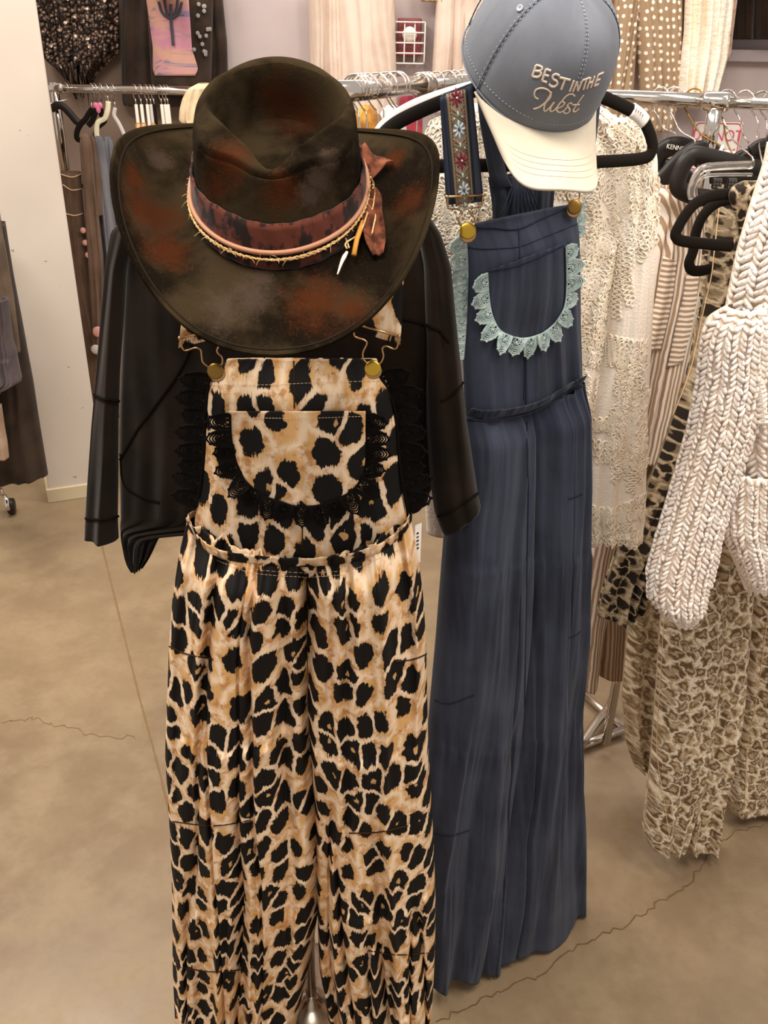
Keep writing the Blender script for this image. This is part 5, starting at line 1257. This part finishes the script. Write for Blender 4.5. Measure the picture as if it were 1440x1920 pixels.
V, F = ball(10, 8); mb.add(V*[.010, .006, .011]+c+[-.008, 0, .008], F); mb.add(V*[.010, .006, .011]+c+[.008, 0, .008], F); mb.add(V*[.009, .006, .016]+c+[0, 0, -.004], F); mb.build('heart_clip', M['pink'], t)
M['creamplastic'] = plain('cream_plastic', '#e9dfbf', .5)
side_hanger(199, [(203, 190), (202, 206), (196, 222), (184, 230), (181, 246), (183, 258), (190, 264)], 'cream plastic hanger with curled end on the left rack', M['creamplastic'])
side_hanger(210, [(216, 202), (214, 216), (222, 230), (230, 246), (236, 262)], 'grey hanger right of the cream one on the left rack', M['greyplastic'], r=.006)
for k, px in enumerate((252, 262, 273, 280, 286, 300, 307, 312)):
    t = side_hanger(px, [(px+3, 196), (px+5, 214), (px+7, 232), (px+9, 262)], ['white', 'white', 'white', 'beige', 'brown', 'white', 'white', 'white'][k]+' plastic hanger seen edge-on behind the hat brim, '+ORD[k]+' from the left', [M['white'], M['white'], M['white'], M['greyplastic'], M['velvet'], M['white'], M['white'], M['white']][k], r=.005, D=3.8, group='edge-on hangers behind the hat brim')
    if k in (0, 1, 3): 
        V, F = tube([atY(px+7+4*math.cos(a), 236+5*math.sin(a), 3.78) for a in np.linspace(0, 6.28, 14)[:-1]], .0028, 5, True); MB().add(V, F).build('size_ring', M['ycord'], t)
# pale paper hat-shape and beige hanger arm next to the crown
t, pl, w = cloth_thing('sun_hat', 'cream fabric hat on the left rack, left of the felt hat crown', 'hat', 358, 200, 3.74, 0, [(156, 372, 392), (166, 352, 398), (185, 342, 400), (205, 337, 400), (226, 336, 400), (234, 345, 400)], plain('cream_straw', '#e3cfae', .8, 0, .2, '#d8bf98', 20), 181, thick=.06, fold=4, amp=.01, part='crown', nu=40, nv=30)
pl = Pl(350, 235, 3.78, 0); t = thing('clothes_hanger', 'beige wooden hanger arm showing left of the felt hat crown', 'hanger', pl.p(350, 235))
MB().tube([pl.p(318, 246), pl.p(345, 236), pl.p(380, 222), pl.p(420, 210)], .009, 8).build('arm_bar', plain('beige_wood', '#cfbc98', .5), t)
t, pl, w = cloth_thing('grey_blouse', 'grey-blue shoulder of a top peeking over the hat brim', 'top', 312, 240, 3.78, 0, [(236, 304, 318), (244, 292, 334), (262, 286, 345), (420, 280, 350)], M['greyd'], 185, thick=.03, fold=4, amp=.01, nu=40, nv=30)

# ------------------------------------------------------------------ garments left of the column and a caster
t, pl, w = cloth_thing('long_skirt', 'long dark brown skirt hanging left of the column near the floor', 'skirt', 30, 800, 3.05, 0, [(420, -60, 6), (520, -60, 22), (620, -60, 42), (720, -60, 62), (820, -60, 78), (890, -60, 90)], M['darkbrown'], 191, thick=.08, fold=3, amp=.02, nu=60, nv=80)
t, pl, w = cloth_thing('taupe_cardigan', 'taupe garment hanging at the left frame edge over the ruffled one', 'cardigan', 10, 500, 2.95, 0, [(400, -60, -4), (480, -60, 12), (560, -60, 26), (660, -60, 38)], M['taupe'], 193, thick=.05, fold=5, amp=.015, nu=50, nv=60)
t, pl, w = cloth_thing('ruffled_blouse', 'mauve grey blouse with ruffled hem at the left frame edge', 'blouse', 10, 680, 2.88, 0, [(560, -60, 14), (640, -60, 24), (658, -60, 30), (700, -60, 38), (714, -60, 42), (738, -60, 14)], M['mauve'], 195, thick=.05, fold=8, amp=.02, nu=70, nv=60, hem=.05, tiers=(.6,), tieramp=.01)
t, pl, w = cloth_thing('satin_scarf', 'light brown satin garment end at the left frame edge above the caster', 'clothing', 0, 820, 2.85, 0, [(760, -60, 2), (800, -60, 8), (830, -60, 14), (858, -60, 17)], fabric('satin', '#9b7f68', '#b79c86', 10, rough=.4), 197, thick=.04, fold=5, amp=.012, nu=40, nv=30)
cf = onfloor(24, 963); t = thing('caster_wheel', 'chrome swivel caster wheel of a rack at the left frame edge', 'caster', cf)
V, F = lathe([(.012, -.014), (.030, -.013), (.033, -.008), (.033, .008), (.030, .013), (.012, .014)], cf+[0, 0, .034], (1, .25, 0), 28); MB().add(V, F).build('wheel', M['blackplastic'], t)
MB().tube(smooth_path([cf+[0, -.02, .03], cf+[0, -.036, .05], cf+[-.005, -.02, .074], cf+[-.02, 0, .08]], 20), .010, 10).build('fork', M['chrome'], t)
V, F = ball(14, 10); MB().add(V*.016+cf+[-.035, 0, .098], F).build('swivel', M['chrome'], t)
MB().tube([cf+[-.035, 0, .10], cf+[-.035, 0, .13], cf+[-.2, 0, .14]], .013, 10).build('rack_end', M['chrome2'], t)

# ------------------------------------------------------------------ back wall: clothes, alarm, shelf, sign
WY = WALLY-.03
def wallcloth(name, label, cat, rows, m, seed, D=WY-.06, **kw):
    k = dict(thick=.05, fold=4, amp=.02, nu=60, nv=70); k.update(kw)
    return cloth_thing(name, label, cat, (rows[0][1]+rows[0][2])/2, rows[0][0], D, 0, rows, m, seed, **k)
def sequin_mat():
    t = NT('sequins', .35, .55, .5); v = t.uv(); vo = t.n('ShaderNodeTexVoronoi', Vector=v, Scale=70.0)
    vo2 = t.n('ShaderNodeTexVoronoi', Vector=v, Scale=24.0); sp = t.ma('LESS_THAN', vo2.outputs['Distance'], .2)
    t.col(t.mix(sp, t.mix(t.mr(vo.outputs['Distance'], .1, .6), hexc('#8c7262'), hexc('#2c201a')), hexc('#d9c2b0'))); t.bump(vo.outputs['Distance'], .9, .01); return t.m
wallcloth('sequin_top', 'bronze sequinned top with jagged hem high on the wall beside the column', 'top', [(-60, 40, 215), (0, 60, 222), (60, 70, 224), (100, 76, 224), (118, 90, 205), (135, 118, 180), (152, 138, 170)], sequin_mat(), 201, hem=.25, fold=5)
t, pl, w = wallcloth('black_cardigan', 'long black open cardigan on the wall above the left rack', 'cardigan', [(-80, 230, 410), (0, 228, 418), (80, 227, 426), (150, 228, 428), (190, 229, 430), (198, 232, 430)], M['darkbrown'], 205, fold=3)
def print_mat():
    t = NT('printed_jersey', .85, 0, .15); v = t.uv()
    n = t.noise(v, 9, 4, .6, 1.2); n2 = t.noise(t.sc(v, 1, 1, 1, (3, 5, 0)), 14, 4, .6, 2)
    c = t.mix(t.mr(n, .38, .62), hexc('#c688a0'), hexc('#cfa08c')); c = t.mix(t.mr(n2, .56, .64), c, hexc('#8d7f96')); c = t.mix(t.mr(n2, .70, .73), c, hexc('#4a3550')); t.col(c); return t.m
t2, pl2, w2 = wallcloth('printed_top', 'black top with an abstract pink and orange print inside the black cardigan', 'top', [(-80, 275, 400), (0, 275, 400), (80, 280, 398), (150, 284, 396), (165, 288, 392)], M['darkbrown'], 207, D=WY-.16, fold=2, amp=.006)
b3 = bvh_of(w2)
pp = patch('pink_print', b3, [(-30, 272, 348), (0, 276, 354), (60, 284, 358), (90, 288, 360), (130, 288, 372), (142, 292, 366)], print_mat(), t2, off=.004, nu=30, nv=40); pp['label'] = 'pink and orange abstract print'
mb = MB()
mb.tube(lay(b3, [(326, 85), (324, 60), (322, 30), (322, 8)], .012, 30), .006, 6)
for dx, dy in ((-22, -4), (-12, -8), (12, -8), (20, -4)):
    mb.tube(lay(b3, [(322, 36), (322+dx*.7, 26+dy*.3), (322+dx, 8+dy)], .012, 20), .005, 6)
mb.build('stem_motif', plain('grey_ink', '#4d4c52', .9, 0, .1), t2)
M['paleink'] = plain('pale_ink', '#8f8d88', .8); rnd = random.Random(3)
for k in range(16):
    h, n = hit(b3, rnd.uniform(364, 392), rnd.uniform(5, 110), .006)
    if h is not None: V, F = lathe([(.008, 0), (.008, .002), (.005, .003), (.0002, .003)], h, n, 12); MB().add(V, F).build('dot_motif', M['paleink'], t2)
M['beige'] = fabric('beige_trouser', '#cab3a2', '#d9c5b6', 5, bump=.4, bscale=200)
def wtrouser(name, label, rows_l, rows_r, m, seed, cat='trousers', **kw):
    pl = Pl(rows_l[0][2], 100, WY-.08, 0); t = thing(name, label, cat, pl.p(rows_l[-1][1], rows_l[-1][0]))
    k = dict(thick=.05, fold=3, amp=.018, amp0=.01, nu=50, nv=70); k.update(kw)
    garment('trouser_leg', pl, rows_l, m, t, seed=seed, **k); garment('trouser_leg', pl, rows_r, m, t, seed=seed+1, off=.02, **k); return t
wtrouser('beige_trousers', 'wide pale beige trousers on the wall right of the hat crown', [(-60, 575, 640), (0, 577, 640), (100, 580, 650), (200, 584, 660)], [(-60, 625, 738), (0, 625, 740), (100, 630, 742), (160, 632, 744), (215, 634, 744)], M['beige'], 211)
wtrouser('beige_trousers', 'pale beige trousers on the wall between alarm cage and cap', [(-60, 818, 860), (0, 818, 860), (100, 812, 856), (210, 806, 852)], [(-60, 850, 920), (0, 850, 930), (100, 846, 930), (210, 842, 935)], M['beige'], 215)
wallcloth('tan_shirt', 'tan garment hem at the top frame edge above the alarm cage', 'top', [(-60, 785, 860), (-10, 785, 858), (3, 790, 852)], fabric('tan_cloth', '#b08f66', '#c3a67e', 8), 218, nu=40, nv=20)
wtrouser('cream_trousers', 'cream garment strip between the cap and the polka dot trousers', [(-60, 1118, 1140), (30, 1120, 1142), (90, 1122, 1140)], [(-60, 1124, 1143), (40, 1126, 1144), (110, 1126, 1140)], M['cream'], 219)
wtrouser('polka_dot_trousers', 'tan trousers with white polka dots on the wall right of the cap', [(-60, 1150, 1210), (0, 1148, 1205), (60, 1144, 1196), (120, 1138, 1190), (200, 1128, 1186), (255, 1125, 1182)], [(-60, 1190, 1280), (0, 1190, 1280), (60, 1192, 1279), (120, 1196, 1276), (200, 1198, 1268), (246, 1200, 1262)], M['polka'], 221)
t, pl, w = wallcloth('cream_dress', 'sheer cream lace dress between polka dot trousers and wall ledge', 'dress', [(-60, 1280, 1372), (0, 1284, 1374), (60, 1282, 1368), (110, 1276, 1362), (150, 1272, 1350), (190, 1270, 1338)], fabric('cream_sheer', '#ecdcc4', '#f6ebdc', 10, (1, .4), bump=.9, bscale=60, bd=.006), 225, D=WY-.14, fold=6, amp=.03, hem=.06)
wallcloth('pink_lace_cardigan', 'dusty pink lace garment whose sides show beside the cream dress', 'cardigan', [(-60, 1275, 1385), (0, 1278, 1382), (60, 1277, 1374), (98, 1276, 1370), (108, 1280, 1366)], fabric('pink_lace', '#b99486', '#d3b3a4', 40, bump=.8, bscale=90), 228, fold=6)
# alarm with wire guard
c = atY(767, 80, WALLY-.02); t = thing('fire_alarm', 'red wall alarm behind a white wire guard between beige trousers', 'alarm', c)
MB().box(c+[0, -.03, .02], .10, .05, .14).build('alarm_body', plain('alarm_red', '#7c3134', .5), t, False, bevel=.006)
V, F = lathe([(.03, 0), (.03, .02), (.02, .03), (.0005, .032)], c+[.0, -.055, .03], (0, -1, 0), 20); MB().add(V, F).build('strobe', M['white'], t)
mb = MB(); W_, H_, D_ = .062, .075, .11
for k in range(5):
    z = -H_+2*H_*k/4; mb.tube(smooth_path([c+[-W_, 0, z], c+[-W_, -D_*.8, z], c+[-W_*.7, -D_, z], c+[W_*.7, -D_, z], c+[W_, -D_*.8, z], c+[W_, 0, z]], 30), .0032, 6)
for k in range(4):
    x = -W_+2*W_*k/3; mb.tube(smooth_path([c+[x, 0, H_], c+[x, -D_*.8, H_], c+[x, -D_, H_*.7], c+[x, -D_, -H_*.7], c+[x, -D_*.8, -H_], c+[x, 0, -H_]], 30), .0032, 6)
mb.build('wire_guard', plain('white_wire', '#d8cdc6', .4), t)
# ledge and dark box
lg = atY(1400, 104, WALLY); 
lz = lg[2]; le = MB().box((lg[0]+.45, WALLY-.03, lz), 1.1, .06, .045).build('trim_1', wall_mat('ledge', '#a99b9d', '#b3a6a6'), smooth=False, bevel=.003); struct(le)
t, pl, w = wallcloth('black_skirt', 'black pleated garment high on the wall in the top right corner', 'skirt', [(-60, 1376, 1500), (0, 1376, 1500), (68, 1374, 1500), (74, 1374, 1500)], M['black'], 231, fold=4, amp=.02)
# notice on the wall
pl = Pl(1345, 260, WALLY-.008, 0); tl = pl.p(1303, 228); tr = pl.p(1394, 229); hgt = .20; wdt = np.linalg.norm(tr-tl); cx = (tl+tr)/2-np.array([0, 0, hgt/2])
t = thing('notice_sign', 'white notice with rounded red border and red letters behind the rack post', 'sign', cx)
MB().box(cx, wdt, .004, hgt).build('board', M['paper'], t, False, bevel=.001)
w2_, h2_ = wdt/2-.006, hgt/2-.006; rc = .02; P = []
for (sx, sz_, a0_) in ((1, 1, 0), (-1, 1, 90), (-1, -1, 180), (1, -1, 270)):
    for a in np.linspace(a0_, a0_+90, 6): P.append(cx+np.array([sx*(w2_-rc)+rc*math.cos(math.radians(a)), -.003, sz_*(h2_-rc)+rc*math.sin(math.radians(a))]))
MB().tube(P, .0028, 6, True, flat=((0, 1, 0), .3, 1)).build('border', M['red'], t)
font_text('DO NOT', .062, M['red'], t, cx+[0, -.004, h2_*.46], (1, 0, 0), (0, 0, 1), 'lettering', .0004, (.88, 1.05))
font_text('BLOCK', .062, M['red'], t, cx+[0, -.004, -h2_*.34], (1, 0, 0), (0, 0, 1), 'lettering', .0004, (.95, 1.05))
